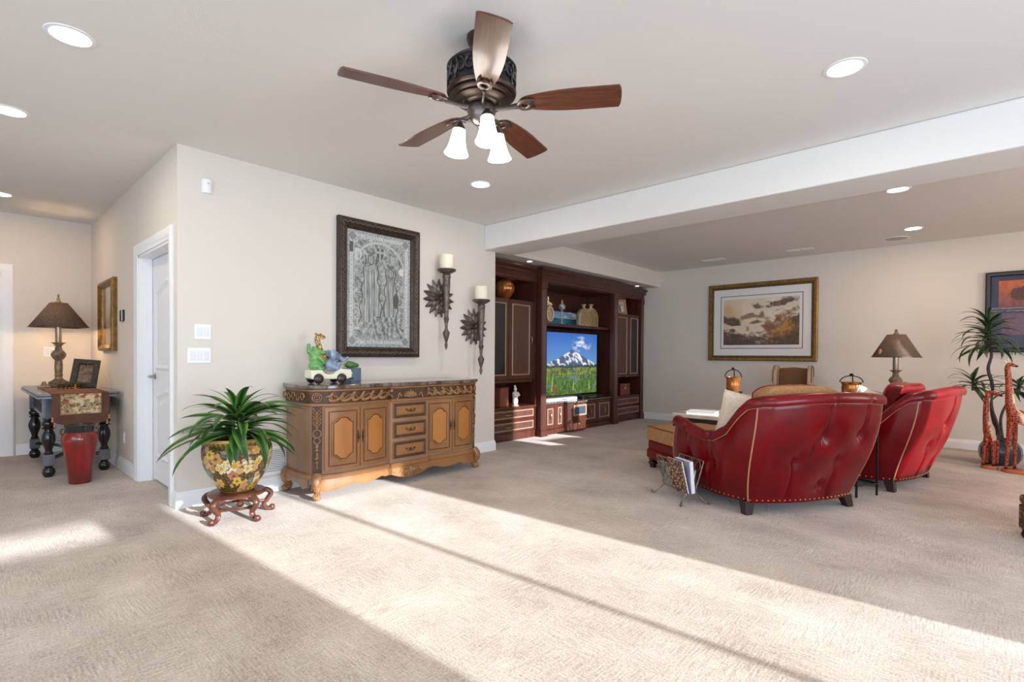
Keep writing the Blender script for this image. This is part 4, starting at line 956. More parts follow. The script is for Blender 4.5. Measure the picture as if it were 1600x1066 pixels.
MB().prism([(-0.6, 0.06), (-0.6, W2-0.06), (0.0, W2-0.06), (0.0, 1.14), (0.06, 1.12), (0.125, 1.04), (0.14, 0.86), (0.125, 0.68), (0.06, 0.60), (0.0, 0.58), (0.0, 0.06)], lambda u, v, k: (u, v, 0.455 if k == 0 else 0.48)).build('stone_counter', 'granite', ct, smooth=0, bevel=0.004)
MB().box(-0.6, -0.07, 0.06, W2-0.06, 1.625, 1.667).build('shelf', 'mahog', ct, smooth=0, bevel=0.004)
MB().box(-0.6, 0.0, 0.06, W2-0.06, 2.235, 2.25).build('bay_ceiling', 'mahog', ct, smooth=0)
crown(ct, 0.035, 0.0, W2, True, True)
downlight(ct, -0.14, 0.45, 2.22, 1.5); downlight(ct, -0.14, 1.5, 2.22, 1.5)
# right tower
W3 = 1.03
rtw = thing('media_tower', 'dark mahogany media tower in the far corner with photo shelf', 'cabinet', (-4.78, 7.805, 0), 0, 'media wall units')
MB().box(-0.55, 0.0, 0, 0.02, 0, 2.25).build('side_panel', 'mahog', rtw, smooth=0); MB().box(-0.55, 0.0, W3-0.10, W3-0.02, 0, 2.25).build('side_panel', 'mahog', rtw, smooth=0)
MB().box(-0.56, -0.55, 0, W3, 0, 2.43).build('back_panel', 'mahog', rtw, smooth=0)
MB().box(-0.55, 0.0, 0.02, W3-0.1, 0.0, 0.10).build('plinth', 'mahog', rtw, smooth=0); MB().box(-0.55, -0.02, 0.02, W3-0.1, 0.10, 0.44).build('drawer_case', 'mahog', rtw, smooth=0)
MB().box(-0.55, 0.02, 0.005, W3-0.1, 0.44, 0.465).build('counter', 'mahog', rtw, smooth=0, bevel=0.004)
panel_piece('drawer', rtw, -0.015, 0.02, W3-0.12, 0.285, 0.435, 'mahog2', 'bar', 0.022); panel_piece('drawer', rtw, -0.015, 0.02, W3-0.12, 0.115, 0.270, 'mahog2', 'bar', 0.022)
MB().box(-0.55, -0.02, 0.02, W3-0.12, 0.80, 1.94).build('upper_case', 'mahog', rtw, smooth=0)
panel_piece('door', rtw, -0.015, 0.02, 0.50, 0.80, 1.935, 'mahog2', None, 0.055); panel_piece('door', rtw, -0.015, 0.51, W3-0.14, 0.80, 1.935, 'tint', None, 0.055)
for yy in (0.15, 0.46): MB().ell((0.012, yy, 0.81), (0.012, 0.012, 0.012), 10, 7).build('knob', 'nickel', rtw)
MB().box(-0.55, 0.0, 0.02, W3-0.1, 2.235, 2.25).build('shelf_ceiling', 'mahog', rtw, smooth=0)
pilaster(rtw, 0.03, W3-0.115, W3-0.01)
crown(rtw, 0.0, 0, W3-0.115)
m = MB().box(-0.05, 0.03, W3-0.125, W3, 2.25, 2.428).box(-0.3, 0.10, W3-0.16, W3+0.005, 2.385, 2.428).box(-0.3, 0.07, W3-0.14, W3, 2.33, 2.39); m.build('crown_return', 'mahog', rtw, smooth=0, bevel=0.006)
downlight(rtw, -0.12, 0.6, 2.22, 1.2)
# little lights in the niche soffit
for x, y, lb in ((-4.56, 5.28, 'small round soffit light above the copper vase tower'), (-4.66, 8.40, 'small round soffit light above the far corner tower')):
    t = thing('soffit_light', lb, 'ceiling light', (x, y, 2.462), 0, 'niche soffit lights')
    MB().lathe([(0.045, 0), (0.045, -0.006), (0.034, -0.010), (0.032, -0.002)], 24, cap=False).build('rim', 'plastic', t); MB().lathe([(0.0, -0.004), (0.033, -0.004), (0.033, -0.001), (0, -0.001)], 24).build('lens', 'lens', t)

# television
tv = thing('television', 'large flat television showing a snowy mountain over a flower meadow', 'television', (-4.915, 6.60, 0.48))
TW, TH = 1.76, 0.985
MB().box(-0.045, 0.0, -TW/2-0.012, TW/2+0.012, 0.065, 0.065+TH+0.024).build('bezel', mat('black_bezel', (14, 14, 16), 0.3), tv, smooth=0, bevel=0.004)
sc_ = MB().grid(lambda u, v: (0.0015, (u-0.5)*TW, 0.077+v*TH), 210, 120).build('screen', vcol('lit_screen', 0.25, emit=0.95), tv, smooth=0)
MB().box(-0.035, -0.01, -0.45, 0.45, 0.0, 0.07).box(-0.12, 0.03, -0.5, 0.5, 0.0, 0.012).build('stand', 'nickel', tv, smooth=0, bevel=0.003)
def tvpic(co):
    u = co[:, 1]/TW+0.5; v = (co[:, 2]-0.077)/TH
    sky = np.stack([0.03+0.12*(1-v)*1.4, 0.13+0.20*(1-v)*1.4, 0.48+0.16*(1-v)], 1); c = sky
    cl = fbm(u*7, v*9, 4); mk = 0.8*np.clip((fbm(u*16, v*20, 4)-0.45)*4, 0, 1)*(np.hypot((u-0.74)/0.16, (v-0.82)/0.14) < 1)*np.clip(1.4-np.hypot((u-0.74)/0.14, (v-0.82)/0.12), 0, 1)
    c = c*(1-mk[:, None])+np.array([0.85, 0.88, 0.92])*mk[:, None]
    d = np.abs(u-0.60); ridge = 0.735-0.66*d**0.95*(1-0.25*d); ridge = np.minimum(ridge, 0.722)+0.028*(fbm(u*26, u*3, 3)-0.5)
    mt = v < ridge; t = fbm(u*30+v*22, v*14-u*10, 4); snow = np.clip((t-0.46)*9+(v-0.55)*3.2, 0, 1)
    rock = np.array([0.075, 0.105, 0.20]); sn = np.array([0.72, 0.76, 0.84]); mc = rock*(1-snow[:, None])+sn*snow[:, None]
    mc = mc*(0.72+0.5*(fbm(u*14+5, v*10, 3)))[:, None]; c = np.where(mt[:, None], mc, c)
    tree = v < 0.452+0.05*fbm(u*34, u*2, 3)*(0.5+fbm(u*90, u, 2)); c = np.where(tree[:, None], np.array([0.03, 0.07, 0.055]), c)
    for (cu, hh, ww) in ((0.165, 0.66, 0.022), (0.83, 0.58, 0.016), (0.93, 0.56, 0.014)):
        tr = (np.abs(u-cu) < ww*np.clip((hh-v)/0.2, 0, 1)*(0.55+0.45*np.abs(np.sin(v*110)))) & (v < hh) & (v > 0.42); c = np.where(tr[:, None], np.array([0.025, 0.06, 0.045]), c)
    md = v < 0.425+0.02*fbm(u*20, v*3, 2); g = fbm(u*46, v*13+u*4, 3); g2 = fbm(u*120, v*30, 2)
    gr = np.stack([0.05+0.11*g, 0.13+0.17*g, 0.02+0.03*g], 1)*(0.10+1.25*g2)[:, None]; c = np.where(md[:, None], gr, c)
    yel = md & (v > 0.32) & (g2 > 0.5); c = np.where(yel[:, None], np.array([0.26, 0.28, 0.04])*(0.4+g[:, None]), c)
    pur = md & (fbm(u*38+7, v*30, 2) > 0.68); c = np.where(pur[:, None], np.array([0.17, 0.17, 0.27]), c)
    for (cu, t0) in ((0.30, 0.34), (0.22, 0.36), (0.62, 0.25), (0.88, 0.22)):
        sp_ = md & (np.abs(u-cu-0.05*(v-0.2)) < 0.009*np.clip((t0-v)*9, 0.2, 1)) & (v < t0) & (v > 0.06); c = np.where(sp_[:, None], np.array([0.27, 0.40, 0.07]), c)
    red = md & (np.hypot((u-0.33)/0.025, (v-0.10)/0.06) < 0.5+0.9*g2); c = np.where(red[:, None], np.array([0.30, 0.06, 0.04]), c)
    return np.clip(c, 0, 1)
paint(sc_, tvpic)
t = thing('soundbar', 'silver soundbar lying on the counter below the television', 'speaker', (-4.80, 6.36, 0.48))
MB().box(-0.05, 0.05, -0.45, 0.33, 0.0, 0.05).build('housing', mat('silver_cloth', (206, 208, 210), 0.4, 0.2), t, smooth=0, bevel=0.01); MB().box(0.0505, 0.0515, -0.06, 0.06, 0.018, 0.03).build('display', 'tint', t, smooth=0)
t = thing('media_player', 'flat black media player on the counter right of the soundbar', 'media player', (-4.80, 7.10, 0.48))
MB().box(-0.05, 0.07, -0.30, 0.33, 0.006, 0.055).build('case', mat('black_case', (16, 16, 18), 0.25), t, smooth=0, bevel=0.004); MB().box(0.0695, 0.0715, -0.12, 0.10, 0.024, 0.036).build('slot', 'nickel', t, smooth=0)
for (x, y) in ((-0.03, -0.26), (0.05, -0.26), (-0.03, 0.29), (0.05, 0.29)): MB().lathe([(0, 0), (0.016, 0), (0.016, 0.007), (0, 0.007)], 10, c=(x, y, 0)).build('foot', 'dark', t)

# things on the shelves
MT['copper'] = mat('lustre_copper', (196, 126, 70), 0.22, 0.55, var=(136, 76, 40), scale=7)
MT['antivory'] = mat('aged_ivory', (206, 186, 150), 0.45, var=(150, 128, 96), scale=40, detail=6)
v_ = thing('copper_vase', 'ribbed copper vase on the open top shelf of the tower', 'vase', (-4.93, 5.16, 1.95))
MB().lathe([(0.0, 0.0), (0.07, 0.0), (0.075, 0.012), (0.11, 0.05), (0.148, 0.11), (0.158, 0.16), (0.148, 0.205), (0.118, 0.245), (0.08, 0.262), (0.055, 0.264), (0.05, 0.255), (0.0, 0.24)], 48, rf=lambda a, z: 1-0.06*abs(math.sin(a*4.5))*(1 if 0.02 < z < 0.25 else 0)).build('ribbed_body', 'copper', v_); MB().lathe([(0.06, 0.258), (0.066, 0.268), (0.056, 0.276), (0.045, 0.268)], 28, cap=False).build('rim', 'copper', v_)
v_ = thing('figurine', 'white robed figurine standing in the lower open niche', 'figurine', (-4.85, 5.33, 0.465))
MB().lathe([(0.0, 0), (0.05, 0), (0.05, 0.014), (0, 0.014)], 20).build('base', 'antivory', v_)
m = MB(); m.ell((0, 0, 0.07), (0.04, 0.042, 0.075)).ell((0, 0, 0.15), (0.042, 0.05, 0.06)).ell((0.0, 0.0, 0.235), (0.025, 0.024, 0.03)).ell((0, -0.004, 0.265), (0.016, 0.018, 0.02)).tube([(0.0, 0.045, 0.19), (0.035, 0.05, 0.15), (0.045, 0.01, 0.145)], 0.014, 8).tube([(0.0, -0.045, 0.19), (0.035, -0.05, 0.15), (0.045, -0.01, 0.145)], 0.014, 8).ell((0, -0.012, 0.285), (0.010, 0.02, 0.010)); fused(m, 'statue', mat('white_stone', (226, 224, 214), 0.5), v_, 0.005)
v_ = thing('wooden_box', 'upright reddish wooden box in the lower open niche', 'box', (-4.98, 5.13, 0.465), R(8))
MB().box(-0.10, 0.10, -0.095, 0.095, 0, 0.25).build('box_body', mat('cedar', (150, 84, 62), 0.5, var=(120, 60, 44), scale=4, stretch=(6, 6, 1)), v_, smooth=0, bevel=0.004); MB().box(-0.105, 0.105, -0.10, 0.10, 0.25, 0.268).build('lid', mat('cedar_lid', (110, 56, 42), 0.5), v_, smooth=0, bevel=0.004)
v_ = thing('jar', 'small round red-brown jar beside the wooden box', 'jar', (-4.86, 4.79, 0.465))
MB().lathe([(0, 0), (0.03, 0), (0.06, 0.03), (0.068, 0.06), (0.055, 0.09), (0.034, 0.10), (0.038, 0.115), (0.03, 0.116), (0.026, 0.10), (0, 0.09)], 28).build('pot', mat('redware', (140, 58, 44), 0.3, coat=0.3), v_); MB().lathe([(0.0, 0.135), (0.01, 0.132), (0.014, 0.122), (0.036, 0.117), (0, 0.114)], 20).build('lid', 'copper', v_)
v_ = thing('lidded_flask', 'cream lidded ornament with spire at the left of the television shelf', 'ornament', (-4.93, 6.15, 1.667))
MB().lathe([(0, 0), (0.06, 0), (0.065, 0.012), (0.03, 0.03), (0, 0.03)], 24).build('foot', 'antivory', v_); MB().ell((0, 0, 0.15), (0.05, 0.095, 0.13), 24, 16).build('disc_body', 'antivory', v_)
MB().tube([(0.045, 0.078*math.cos(a), 0.15+0.11*math.sin(a)) for a in [2*PI*i/28 for i in range(28)]], 0.010, 8, closed=True).build('rim_band', mat('pale_ivory', (226, 212, 182), 0.4), v_); MB().lathe([(0.03, 0.26), (0.07, 0.285), (0.06, 0.315), (0.02, 0.335), (0.012, 0.36), (0.016, 0.375), (0.008, 0.40), (0, 0.43)], 24).build('lid', mat('pale_ivory2', (216, 196, 160), 0.4), v_)
v_ = thing('glass_orb', 'crystal orb on a slim stand on the television shelf', 'ornament', (-4.90, 6.465, 1.667))
MB().lathe([(0, 0), (0.055, 0), (0.05, 0.012), (0.016, 0.022), (0.010, 0.05), (0.012, 0.12), (0.009, 0.20), (0.018, 0.228), (0.0, 0.23)], 24).build('stand', 'antivory', v_); MB().ell((0, 0, 0.28), (0.055, 0.055, 0.055), 24, 16).build('orb', mat('crystal', (190, 192, 196), 0.08, 0.3, var=(120, 124, 130), scale=28), v_); MB().lathe([(0.014, 0.33), (0.012, 0.35), (0.016, 0.362), (0.006, 0.385), (0, 0.405)], 16).build('finial', 'antivory', v_)
v_ = thing('panorama_photo', 'wide blue lake photograph leaning behind the shelf ornaments', 'photo', (-5.12, 6.80, 1.667), R(90))
o = MB().grid(lambda u, v: ((u-0.5)*0.80, -0.012+v*0.05, 0.004+v*0.235), 60, 24).build('photo_print', 'print_matte', v_, smooth=0)
def lake(co):
    u = co[:, 0]/0.80+0.5; v = (co[:, 2]-0.004)/0.235; c = np.where((v > 0.45)[:, None], np.stack([0.20+0.3*(1-v), 0.45+0.25*(1-v), 0.80+0*v], 1), np.stack([0.02+0*v, 0.16+0.2*v, 0.28+0.3*v], 1))
    cl = (fbm(u*9, v*5, 3) > 0.5) & (v > 0.58) & (u > 0.55); c = np.where(cl[:, None], np.array([0.8, 0.82, 0.86]), c); isl = np.abs(v-0.47) < 0.07*fbm(u*8, u, 3); c = np.where(isl[:, None], np.array([0.05, 0.07, 0.08]), c); return c
paint(o, lake); MB().add([(-0.41, -0.010, 0.0), (0.41, -0.010, 0.0), (0.41, 0.042, 0.245), (-0.41, 0.042, 0.245), (-0.41, 0.004, 0.0), (0.41, 0.004, 0.0), (0.41, 0.056, 0.245), (-0.41, 0.056, 0.245)], [(0, 1, 2, 3), (4, 7, 6, 5), (0, 4, 5, 1), (1, 5, 6, 2), (2, 6, 7, 3), (3, 7, 4, 0)]).build('backing', 'dark', v_, smooth=0)
for lb, x, y, r_, h in (('round-topped aged cream flask on the shelf, front of the pair', -4.90, 7.06, 0.165, 0.30), ('taller round-topped aged cream flask, right of the pair', -5.00, 7.42, 0.185, 0.335)):
    v_ = thing('moon_flask', lb, 'vase', (x, y, 1.667), 0, 'moon flasks on the shelf')
    ol = [(-r_, 0.03), (-r_*0.97, 0.0), (r_*0.97, 0.0), (r_, 0.03)]+[(r_*math.cos(a), h-r_*0.98+r_*0.98*math.sin(a)) for a in [PI*i/18 for i in range(0, 19)]]
    MB().prism(ol, lambda u, v, k: ((-0.04 if k == 0 else 0.04), u, v)).build('flask_body', 'antivory', v_, smooth=30, bevel=0.018, seg=3)
    MB().prism([(u*0.84, 0.03+v*0.84) for u, v in ol], lambda u, v, k: ((0.038 if k == 0 else 0.044), u, v)).build('face_panel', mat('mottled_face', (176, 152, 108), 0.5, var=(128, 110, 78), scale=26), v_, smooth=30)
    MB().lathe([(0.03, h-0.012), (0.022, h+0.015), (0.024, h+0.04), (0.042, h+0.052), (0.044, h+0.062), (0.0, h+0.062)], 24).build('neck', 'antivory', v_)
v_ = thing('photo_frame', 'cream family photo frame leaning on the far tower top shelf', 'picture frame', (-4.92, 8.24, 1.942), R(68))
m = MB(); sweep_frame(m, 0.30, 0.28, [(0, 0), (0, 0.016), (0.012, 0.02), (0.04, 0.014), (0.045, 0.004), (0.045, 0)]); f = m.build('frame', mat('champagne_frame', (176, 146, 112), 0.5), v_, smooth=20); f.matrix_local = TR(0, 0.02, 0.145) @ RX(R(-12))
o = MB().grid(lambda u, v: ((u-0.5)*0.215, -0.004, (v-0.5)*0.195), 24, 22).build('photo_print', 'print_matte', v_, smooth=0); o.matrix_local = TR(0, 0.02, 0.145) @ RX(R(-12))
def fam(co):
    u = co[:, 0]/0.215+0.5; v = co[:, 2]/0.195+0.5; c = np.tile(np.array([0.62, 0.50, 0.40]), (len(co), 1))
    for (cu, k) in ((0.3, (0.8, 0.78, 0.75)), (0.52, (0.12, 0.12, 0.14)), (0.72, (0.85, 0.82, 0.78))): c = np.where(((np.abs(u-cu) < 0.1) & (v < 0.55))[:, None], np.array(k), c); c = np.where((np.hypot(u-cu, v-0.64) < 0.09)[:, None], np.array([0.45, 0.28, 0.2]), c)
    return c
paint(o, fam); MB().box(-0.01, 0.01, 0.03, 0.10, 0, 0.01).box(-0.012, 0.012, 0.05, 0.058, 0.005, 0.22, M=RX(R(-10))).build('easel_back', 'dark', v_, smooth=0)
v_ = thing('lacquer_box', 'red lacquer box with brass clasp in the far tower niche', 'box', (-4.95, 8.29, 0.465), 0)
rl = mat('red_lacquer', (112, 34, 30), 0.3, coat=0.4); MB().box(-0.13, 0.13, -0.17, 0.17, 0.0, 0.15).build('box_body', rl, v_, smooth=0, bevel=0.005); MB().box(-0.132, 0.132, -0.172, 0.172, 0.153, 0.215).build('lid', rl, v_, smooth=0, bevel=0.01)
MB().lathe([(0.0, 0.004), (0.024, 0.003), (0.026, 0), (0, 0)], 20, M=TR(0.132, 0, 0.13) @ RY(R(90))).box(0.131, 0.137, -0.01, 0.01, 0.15, 0.20).build('clasp', mat('bright_brass', (220, 190, 130), 0.25, 0.9), v_)

# ------------------------------------------------------------------ red leather club chairs
MT['leather'] = mat('red_leather', (112, 0, 11), 0.30, coat=0.12, var=(92, 0, 8), scale=5, bump=0.03, bscale=160, spec=0.28)
MT['cord'] = mat('tan_cord', (176, 128, 92), 0.6)
MT['nail'] = mat('brass_nail', (196, 160, 104), 0.3, 0.9)
MT['tanfab'] = mat('tan_fabric', (178, 134, 88), 0.9, var=(152, 110, 68), scale=60, bump=0.15, bscale=220)
MT['legwood'] = mat('espresso_wood', (40, 22, 18), 0.35, coat=0.2)
CH_CTRL = [(-0.505, 0.84), (-0.535, 0.72), (-0.545, 0.50), (-0.535, 0.28), (-0.50, 0.10), (-0.475, 0.02), (-0.455, -0.012), (-0.42, -0.03), (-0.22, -0.075), (0, -0.09)]
CH_CTRL = CH_CTRL+[(-x, y) for x, y in CH_CTRL[-2::-1]]
_pp = crom([(x, y, 0) for x, y in CH_CTRL], 14)
_s = [0.0]
for a, b in zip(_pp[:-1], _pp[1:]): _s.append(_s[-1]+(b-a).length)
CH_LEN = _s[-1]
def ch_path(t):
    """plan point + outward normal at arc fraction t"""
    d = t*CH_LEN; i = min(max(int(np.searchsorted(_s, d))-1, 0), len(_pp)-2); f_ = (d-_s[i])/max(_s[i+1]-_s[i], 1e-9)
    p = _pp[i].lerp(_pp[i+1], f_); j0, j1 = max(i-4, 0), min(i+5, len(_pp)-1); tg = (_pp[j1]-_pp[j0]).normalized()
    return p, Vector((tg.y, -tg.x, 0))*(1 if True else -1)
# top height along the path, driven by how far forward (y) we are
_HY = [-0.10, -0.02, 0.03, 0.08, 0.16, 0.26, 0.36, 0.5, 0.66, 0.78, 0.84]
_HZ = [0.935, 0.905, 0.875, 0.80, 0.67, 0.60, 0.585, 0.605, 0.645, 0.655, 0.62]
_FL = [0.105, 0.11, 0.115, 0.115, 0.10, 0.075, 0.065, 0.06, 0.06, 0.055, 0.04]
def ch_prof(t):
    p, n_ = ch_path(t); H_ = float(np.interp(p.y, _HY, _HZ)); fl = float(np.interp(p.y, _HY, _FL)); return p, n_, H_, fl
def ch_lean(y, q):
    return Vector((0, -0.135*(0.25*q+0.75*q*q*(3-2*q))*max(0.0, min(1.0, (0.34-y)/0.34)), 0))
def ch_q(z, H_): return max(0.0, min(1.0, (z-0.09)/(H_-0.15)))
def ch_outer(t, z, dimple=True):
    p, n_, H_, fl = ch_prof(t); q = max(0.0, min(1.0, (z-0.09)/(H_-0.15)))
    o = fl*(0.10*math.sin(PI*q)+q**0.9)+0.026*math.sin(PI*min(1, q*1.05))
    if dimple:
        sx = t*CH_LEN
        for (ts, z0, z1) in CH_SEAM:
            g = math.exp(-((sx-ts*CH_LEN)/0.013)**2); w = min(1, max(0, (z-z0)/0.04))*min(1, max(0, (z1-z)/0.04)); o -= 0.020*g*w
        for (tb, zb) in CH_BTN:
            d2 = ((sx-tb*CH_LEN)**2+(z-zb)**2); o -= 0.036*math.exp(-d2/0.0012)+0.026*math.exp(-d2/0.012)
    return p+n_*o+Vector((0, 0, z))+ch_lean(p.y, q)
# button and seam positions as arc fractions
def t_at(x, y):
    best = min(range(len(_pp)), key=lambda i: (_pp[i].x-x)**2+(_pp[i].y-y)**2); return _s[best]/CH_LEN
CH_BTN = []; CH_SEAM = []
for xb, zz in ((-0.20, 0.42), (-0.03, 0.60), (-0.24, 0.22), (0.16, 0.42), (0.30, 0.60), (-0.14, 0.60), (0.08, 0.22)):
    if zz != 0.42 and xb in (-0.24, -0.14): continue
    CH_BTN.append((t_at(xb, -0.07), zz))
for xb, z0, z1 in ((-0.03, 0.60, 0.86), (-0.20, 0.09, 0.42), (0.30, 0.60, 0.86), (0.16, 0.09, 0.42), (-0.115, 0.42, 0.60)):
    CH_SEAM.append((t_at(xb, -0.07), z0, z1))
for sx in (-1, 1):
    for yb in (0.30, 0.56): CH_BTN.append((t_at(sx*0.54, yb), 0.33)); CH_SEAM.append((t_at(sx*0.54, yb), 0.33, 0.56)); CH_SEAM.append((t_at(sx*0.54, yb+0.03), 0.12, 0.33))
def chair_section(t):
    p, n_, H_, fl = ch_prof(t); pts = []
    zt = H_-0.075
    for i in range(26): pts.append(ch_outer(t, 0.09+(zt-0.09)*i/25))
    LN = lambda z: ch_lean(p.y, ch_q(z, H_))
    o0 = (pts[-1]-p-Vector((0, 0, zt))-LN(zt)).dot(n_)
    rr = 0.050; c_o = o0-0.022; c_z = H_-rr
    pts.append(p+n_*(o0-0.006)+Vector((0, 0, zt+0.012))+LN(zt))
    for i in range(13):
        a = R(-32)+R(230)*i/12; pts.append(p+n_*(c_o+rr*math.cos(a))+Vector((0, 0, c_z+rr*math.sin(a)))+LN(zt))
    oi = c_o-rr*0.9
    for i in range(1, 9):
        k = i/8; z = (c_z-0.02)*(1-k)+0.28*k; o = oi*(1-k)+(-0.115)*k+0.012*math.sin(PI*k); pts.append(p+n_*min(o, oi)+Vector((0, 0, z))+LN(z)*0.8)
    return pts
def make_chair():
    t = thing('leather_armchair', 'red tufted leather club chair nearest the magazine rack, seen from behind', 'armchair', (-1.03, 4.385, 0), R(57.3), 'red leather club chairs')
    NT = 230; secs = [chair_section(i/(NT-1)) for i in range(NT)]; k = len(secs[0]); vs = [p for s_ in secs for p in s_]
    fs = [(i*k+j, (i+1)*k+j, (i+1)*k+j+1, i*k+j+1) for i in range(NT-1) for j in range(k-1)]
    fs += [tuple(range(k)), tuple((NT-1)*k+j for j in range(k))]
    # close the underside
    vs.append(Vector((0, 0.35, 0.09))); c = len(vs)-1; fs += [(i*k, (i+1)*k, c) for i in range(NT-1)]
    body = MB().add(vs, fs).build('shell', 'leather', t, smooth=50)
    m = MB(); m.tube([Vector(ch_outer(i/160, ch_prof(i/160)[2]-0.076, False)) for i in range(161)], 0.0055, 6); m.build('top_cord', 'cord', body)
    for x in (-1, 1):
        ts = t_at(x*0.462, 0.0); m = MB(); zt = ch_prof(ts)[2]-0.07
        m.tube([ch_outer(ts, 0.10+(zt-0.10)*i/20) for i in range(21)], 0.0055, 6); m.build('seam_cord', 'cord', body)
        # cord down the arm front
        tf = 0.0 if x < 0 else 1.0; sc2 = chair_section(tf); fr2 = Vector((0, 0.004, 0)); m = MB()
        m.tube([p+fr2 for p in sc2[::2]], 0.0055, 6); m.build('arm_cord', 'cord', body)
    m = MB(); nn = int(CH_LEN/0.042)
    for i in range(nn): m.ell(ch_outer((i+0.5)/nn, 0.112, False), (0.0065, 0.0065, 0.0065), 6, 4)
    for x in (-1, 1):
        ts = t_at(x*0.462, 0.0)
        for i in range(26): m.ell(ch_outer(ts-0.004*x*-1, 0.13+0.66*i/25)+Vector((0.012*-x, 0, 0)), (0.004, 0.004, 0.004), 6, 4)
    o = m.build('nailheads', 'nail', body); o['kind'] = 'stuff'
    for b_, zb in CH_BTN: MB().ell(ch_outer(b_, zb), (0.010, 0.010, 0.010), 8, 6).build('button', 'leather', body)
    MB().box(-0.42, 0.42, 0.02, 0.86, 0.10, 0.30).build('seat_deck', 'leather', t, smooth=0, bevel=0.03, seg=3)
    MB().box(-0.405, 0.405, 0.10, 0.90, 0.30, 0.455).build('seat_cushion', 'tanfab', t, smooth=0, bevel=0.05, seg=4)
    def backc(u, v):
        x = (u-0.5)*0.72; zz = 0.45+0.505*v-0.055*abs(2*u-1)**5*v**4; b = math.sin(PI*min(max(u, 0.0), 1))**0.4*math.sin(PI*v)**0.35
        return (x*(1-0.04*v), 0.13+0.075*b-0.03*v, zz)
    m = MB().grid(backc, 24, 18).grid(lambda u, v: (lambda q: (q[0], 0.085-0.055*math.sin(PI*u)**0.4*math.sin(PI*v)**0.35-0.10*v, q[2]))(backc(u, v)), 24, 18)
    # side band joins the two faces
    edge = [(0, j/17) for j in range(18)]+[(i/23, 1) for i in range(1, 24)]+[(1, j/17) for j in range(16, -1, -1)]
    A = [backc(u, v) for u, v in edge]; B = [(p[0], 0.085-0.10*v, p[2]) for p, (u, v) in zip(A, edge)]
    m.add(A+B, [(i, i+1, len(A)+i+1, len(A)+i) for i in range(len(A)-1)])
    bc = m.build('back_cushion', 'tanfab', t, smooth=60, merge=True)
    MB().tube([(p[0], p[1]+0.004, p[2]) for p in A], 0.006, 6).build('piping', 'leather', bc)
    for x, y in ((-0.45, 0.03), (0.45, 0.03), (-0.45, 0.76), (0.45, 0.76)):
        m = MB(); sx = 1 if x > 0 else -1; sy = 1 if y > 0.4 else -1
        vs = [(x-0.04, y-0.04, 0.10), (x+0.04, y-0.04, 0.10), (x+0.04, y+0.04, 0.10), (x-0.04, y+0.04, 0.10)]; dx, dy = sx*0.02, sy*0.025
        vs += [(x-0.028+dx, y-0.028+dy, 0), (x+0.028+dx, y-0.028+dy, 0), (x+0.028+dx, y+0.028+dy, 0), (x-0.028+dx, y+0.028+dy, 0)]
        m.add(vs, [(0, 1, 2, 3), (7, 6, 5, 4), (0, 4, 5, 1), (1, 5, 6, 2), (2, 6, 7, 3), (3, 7, 4, 0)]); m.build('leg', 'legwood', t, smooth=0, bevel=0.003)
    return t
ch1 = make_chair()
ch2 = copy_tree(ch1); ch2.location = (-0.49, 6.02, 0); ch2.rotation_euler = (0, 0, R(79.6)); ch2['label'] = 'red leather club chair farther right with sunlit back, beside the giraffes'
for c_ in ch2.children:
    if c_.name.startswith('back_cushion'):
        c_.data = c_.data.copy(); c_.data.materials[0] = MT['leather']; c_.scale = (1.0, 1.0, 0.985)
M1 = TR(-1.03, 4.385, 0) @ RZ(R(57.3)); M2 = TR(-0.49, 6.02, 0) @ RZ(R(79.6))
# throw pillows
MT['linen'] = mat('cream_linen', (226, 214, 194), 0.9, var=(214, 200, 180), scale=50, bump=0.1, bscale=250)
def pillow(label, M, w=0.42, h=0.42, th=0.075):
    t = thing('throw_pillow', label, 'pillow'); t.matrix_local = M; t['group'] = 'cream throw pillows'
    def pf(sg):
        def fn(u, v):
            x, y = (u-0.5)*2, (v-0.5)*2; e = (1-abs(x)**2.6)*(1-abs(y)**2.6); px = x*(1-0.07*(1-abs(y)**2)*abs(x)**3); py = y*(1-0.07*(1-abs(x)**2)*abs(y)**3)
            return (px*w/2, sg*th*max(e, 0)**0.45, py*h/2+h/2)
        return fn
    MB().grid(pf(1), 22, 22).grid(pf(-1), 22, 22).build('cover', 'linen', t, smooth=60, merge=True)
    ed = [(u, 0) for u in np.linspace(0, 1, 12)]+[(1, v) for v in np.linspace(0, 1, 12)[1:]]+[(u, 1) for u in np.linspace(1, 0, 12)[1:]]+[(0, v) for v in np.linspace(1, 0, 12)[1:-1]]
    MB().tube([pf(1)(u, v) for u, v in ed], 0.006, 6, closed=True).build('piping', 'linen', t)
    return t
pillow('cream pillow standing in the near red chair', M1 @ TR(-0.275, 0.36, 0.455) @ RZ(R(-28)) @ RX(R(14)) @ RY(R(10)), 0.40, 0.44)
pillow('cream pillow tucked in the far red chair', M2 @ TR(-0.26, 0.34, 0.455) @ RZ(R(-30)) @ RX(R(12)) @ RY(R(14)), 0.40, 0.44)
